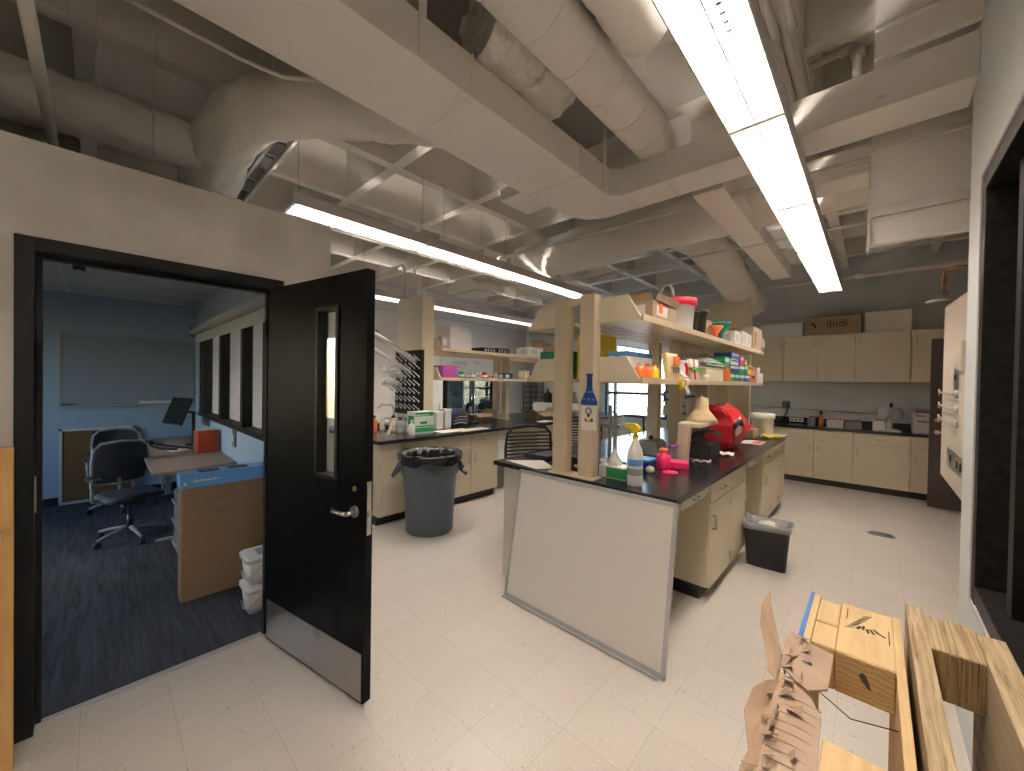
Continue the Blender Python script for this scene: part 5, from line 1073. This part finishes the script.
MB().box(-7.5, -7.485, 5.55, 7.6, 1.75, 2.35).build('writing_surface', 'white', t); MB().box(-7.5, -7.48, 5.52, 7.63, 2.35, 2.37).box(-7.5, -7.46, 5.52, 7.63, 1.73, 1.75).build('frame_rail', 'alu', t)
rr = random.Random(5)
MB().tube([(-7.482, 5.9+.035*i, 2.02+.035*math.sin(i*2.1)+rr.uniform(-.02, .02)) for i in range(14)], .006, 5).build('handwriting', 'blue', t); MB().tube([(-7.482, 6.62+.03*i, 2.06+.04*math.sin(i*1.7)) for i in range(6)], .006, 5).build('handwriting', 'blue', t)
t = thing('tall_cabinet', 'tall plain white cabinet left of the glass fridge', 'cabinet', (-7.2, 4.9, 0)); MB().box(-7.48, -6.95, 4.55, 5.2, .0, 1.95).build('carcass', 'white', t, bevel=.004); 
d = MB().box(-6.95, -6.93, 4.56, 5.19, .08, 1.94).build('door', 'white', t, bevel=.002); MB().cyl((-6.915, 5.1, .95), (-6.915, 5.1, 1.1), .008).build('handle', 'steel', d)
dd = st(MB().box(-7.5, -7.46, 7.72, 8.42, 0, 2.05), 'door_3', 'wallwhite', bevel=.002); MB().cyl((-7.46, 7.80, 1.0), (-7.41, 7.80, 1.0), .02).cyl((-7.41, 7.80, 1.0), (-7.40, 7.92, 1.0), .01).build('handle', 'steel', dd)
t = thing('black_rack', 'black slatted rack in the far left corner of the lab', 'rack', (-6.9, 8.4, 0))
for x in (-7.2, -6.75):
    for y in (8.2, 8.5): MB().cyl((x, y, 0), (x, y, 1.8), .015, n=8).build('upright', 'darkplastic', t)
for k in range(11): MB().box(-7.2, -6.75, 8.18, 8.52, .25+.15*k, .265+.15*k).build('shelf', 'darkplastic', t)
t = thing('side_table', 'low pale cabinet under the far lab window wall', 'cabinet', (-6.0, 8.25, 0)); MB().box(-6.65, -5.0, 7.95, 8.55, .0, 1.05).build('carcass', 'white', t, bevel=.004); MB().box(-6.6, -5.83, 7.93, 7.95, .1, 1.0).build('door', 'white', t); MB().box(-5.81, -5.05, 7.93, 7.95, .1, 1.0).build('door', 'white', t)
bottle('dark conical bottle on the pale cabinet by the far wall', -6.3, 8.15, 1.05, .11, .36, 'darkplastic', 'darkbase', neck=.25)
carton('brown carton on the pale cabinet by the far wall', -5.9, -5.6, 8.1, 8.4, 1.05, 1.35, 'cardboard'); tag(lumpy([(-5.95, 7.98, 1.06+.06), (-5.8, 8.0, 1.2)], .07, 12, .04, seed=3).build('plastic_bag', 'clearbag'), 'bluish plastic bag on the pale cabinet by the far wall', 'bag')
# --- behind the island: shelf unit with instruments by the back wall
t = thing('storage_rack', 'open rack of instruments between the far window and back cabinets', 'rack', (-2.9, 8.3, 0))
for x in (-3.28, -2.54):
    for y in (8.05, 8.52): MB().box(x-.015, x+.015, y-.015, y+.015, 0, 2.3).build('upright', 'beigetrim', t)
for z in (.4, .95, 1.22, 1.55, 2.28): MB().box(-3.3, -2.52, 8.03, 8.54, z, z+.02).build('shelf', 'beigetrim', t)
for x0, x1, z, h, c, lab in ((-3.22, -2.92, .97, .18, 'lightgrey', 'pale instrument on the rack shelf at counter height'), (-2.88, -2.58, .97, .2, 'midgrey', 'dark instrument on the rack shelf at counter height'), (-3.22, -2.9, 1.24, .2, 'navy', 'dark blue instrument on the middle rack shelf'), (-2.86, -2.6, 1.24, .22, 'cream', 'cream instrument on the middle rack shelf'), (-3.2, -2.7, 1.57, .3, 'cardboard', 'brown carton on the upper rack shelf')):
    carton(lab, x0, x1, 8.1, 8.5, z, z+h, c, None, 'lightgrey', name='instrument' if c != 'cardboard' else 'carton', cat='instrument' if c != 'cardboard' else 'box')
# --- back counter and tops of the wall cabinets
ZT = 2.4605
carton('long white carton on the wall cabinets, leftmost', -1.52, -.91, 8.28, 8.56, ZT, ZT+.24, 'white', None, None)
t = carton('brown carton printed ibidi on top of the wall cabinets', -.87, -.16, 8.28, 8.56, ZT, ZT+.30, 'cardboard'); text('ibidi', .17, face((-.46, 8.2785, ZT+.17), '-y'), 'darkbase', t)
MB().prism([(-.78, ZT+.20), (-.755, ZT+.215), (-.72, ZT+.12), (-.745, ZT+.11)], 'y', 8.2785, 8.28).prism([(-.80, ZT+.17), (-.79, ZT+.20), (-.765, ZT+.195), (-.77, ZT+.165)], 'y', 8.2785, 8.28).build('logo', 'darkbase', t)
carton('plain pale carton on the wall cabinets, rightmost', -.12, .40, 8.28, 8.56, ZT, ZT+.32, 'paper')
tag(lumpy([(-1.75, 8.4, ZT+.08), (-1.6, 8.4, ZT+.1)], .09, 12, .03, seed=13).build('dark_bundle', 'bark'), 'dark bundle on the wall cabinets beyond the island shelves', 'bundle')
t = thing('power_strip', 'pale outlet strip lying against the back splash', 'outlet', (-1.0, 8.53, .98)); MB().box(-1.10, -.90, 8.53, 8.565, .96, 1.03).build('casing', 'cream', t, bevel=.004)
for k in range(3): MB().box(-1.075+.06*k, -1.045+.06*k, 8.527, 8.53, .98, 1.01).build('socket', 'darkbase', t)
t = thing('wall_outlet', 'dark wall outlet with plugged cords above the back counter', 'outlet', (-1.16, 8.58, 1.2)); MB().box(-1.22, -1.10, 8.56, 8.598, 1.2, 1.32).build('box_body', 'midgrey', t, bevel=.003); MB().tube([(-1.13, 8.55, 1.25), (-1.12, 8.5, 1.2), (-1.15, 8.5, 1.08), (-1.25, 8.48, .97), (-1.3, 8.4, .945)], .012).build('cord', 'darkbase', t)
pipe('surface_conduit', [(-2.4, 8.58, 1.22), (.05, 8.58, 1.165)], .008, 'thin grey conduit along the back wall above the counter', 'conduit', 'grey')
tag(MB().tube([(-.85, 8.5, .95), (-.8, 8.5, 1.05), (-.65, 8.5, 1.06), (-.58, 8.5, .96)], .018, 8).build('cable_loop', 'darkbase'), 'black cable loop on the back counter', 'cable')
t = thing('wash_bottle', 'red wash bottle with a black cap on the back counter', 'bottle', (-.63, 8.2, CT)); MB().lathe([(0, 0), (.035, 0), (.035, .15), (.015, .19), (.015, .21)], (-.63, 8.2, CT), 16).build('body', 'orange', t); MB().lathe([(.02, .2), (.02, .25), (0.001, .26)], (-.63, 8.2, CT), 12).build('cap', 'darkbase', t)
for x0, x1, h, c, lab in ((-.80, -.70, .13, 'midgrey', 'dark tip box left of the red wash bottle'), (-.55, -.34, .12, 'lightgrey', 'grey tray with pink tubes on the back counter'), (-.32, -.12, .11, 'midgrey', 'dark tray with red tubes on the back counter'), (.0, .14, .15, 'white', 'white box with a green top on the back counter')):
    t = carton(lab, x0, x1, 8.12, 8.3, CT, CT+h, c, None, None, name='tray', cat='tray')
    for k in range(4): MB().cyl((x0+.03+k*.045*(x1-x0)/.2, 8.16, CT+h), (x0+.03+k*.045*(x1-x0)/.2, 8.16, CT+h+.03), .009, n=8).build('tube_top', 'redlid' if x0 < -.1 else 'green', t)
t = thing('benchtop_stirrer', 'pale round-headed benchtop stirrer with a dark cap on the back counter', 'instrument', (.18, 8.2, CT))
MB().lathe([(0, 0), (.14, 0), (.13, .02), (.05, .04), (.04, .05), (.035, .2)], (.18, 8.2, CT), 20).build('stand', 'lightgrey', t)
MB().lathe([(0, -.05), (.04, -.05), (.065, -.02), (.065, .02), (.04, .05), (0.001, .05)], n=20).xf(Matrix.Translation((.12, 8.18, CT+.27)) @ Matrix.Rotation(R(90), 4, 'X') @ Matrix.Diagonal((1, 1.8, 1, 1))).build('round_head', 'lightgrey', t)
MB().lathe([(0, -.05), (.04, -.05), (.07, -.02), (.07, .02), (.04, .05), (0.001, .05)], n=20).xf(Matrix.Translation((.27, 8.2, CT+.25)) @ Matrix.Rotation(R(80), 4, 'X') @ Matrix.Diagonal((1, 1.7, 1, 1))).build('round_head', 'grey', t); MB().cyl((.2, 8.2, CT+.36), (.2, 8.2, CT+.43), .02).build('cap', 'darkbase', t)
tag(MB().tube([(.42, 8.5, 1.0), (.45, 8.45, 1.12), (.55, 8.4, 1.13), (.62, 8.35, 1.05)], .006, 6).build('cord', 'darkbase'), 'thin black cord arching beside the pale machine', 'cord')
t = thing('centrifuge', 'pale boxy machine with a dark lid at the right end of the back counter', 'instrument', (.66, 8.25, CT)); MB().box(.43, .86, 8.1, 8.45, CT, CT+.30).build('housing', 'lightgrey', t, bevel=.008); MB().box(.45, .84, 8.12, 8.43, CT+.30, CT+.345).build('lid', 'midgrey', t, bevel=.006); MB().box(.47, .72, 8.097, 8.1, CT+.17, CT+.185).build('display_slot', 'darkbase', t); MB().box(.45, .55, 8.097, 8.1, CT+.25, CT+.27).build('red_mark', 'redlid', t)
# --- outside the far window
tag(MB().box(-40, 30, 9.3, 60, -3.2, -3.0).build('lawn', 'soil', kind='structure'), 'pale ground outside the far window', 'ground')
rr = random.Random(77)
for k in range(9):
    x = -9+1.05*k+rr.uniform(-.3, .3); y = 13.5+rr.uniform(-1, 2.5)
    t = thing('bare_tree', 'bare winter tree with thin reddish twigs outside the far window', 'tree', (x, y, -3), 0, 'bare trees outside the window')
    MB().tube([(x, y, -3), (x+.1, y, -1), (x, y, .6)], [.12, .09, .05], 8).build('trunk', 'bark', t)
    m = MB()
    for i in range(130):
        z = rr.uniform(-1.2, 3.0); a = rr.uniform(0, 6.28); p = Vector((x+rr.uniform(-.7, .7), y+rr.uniform(-.5, .5), z)); pts = [p]
        for q in range(3): p = p+Vector((math.cos(a)*rr.uniform(.1, .25), math.sin(a)*.15, rr.uniform(.0, .3))); a += rr.uniform(-.6, .6); pts.append(p)
        m.tube(pts, .009, 3, cap=False)
    m.build('twigs', 'twig', t)
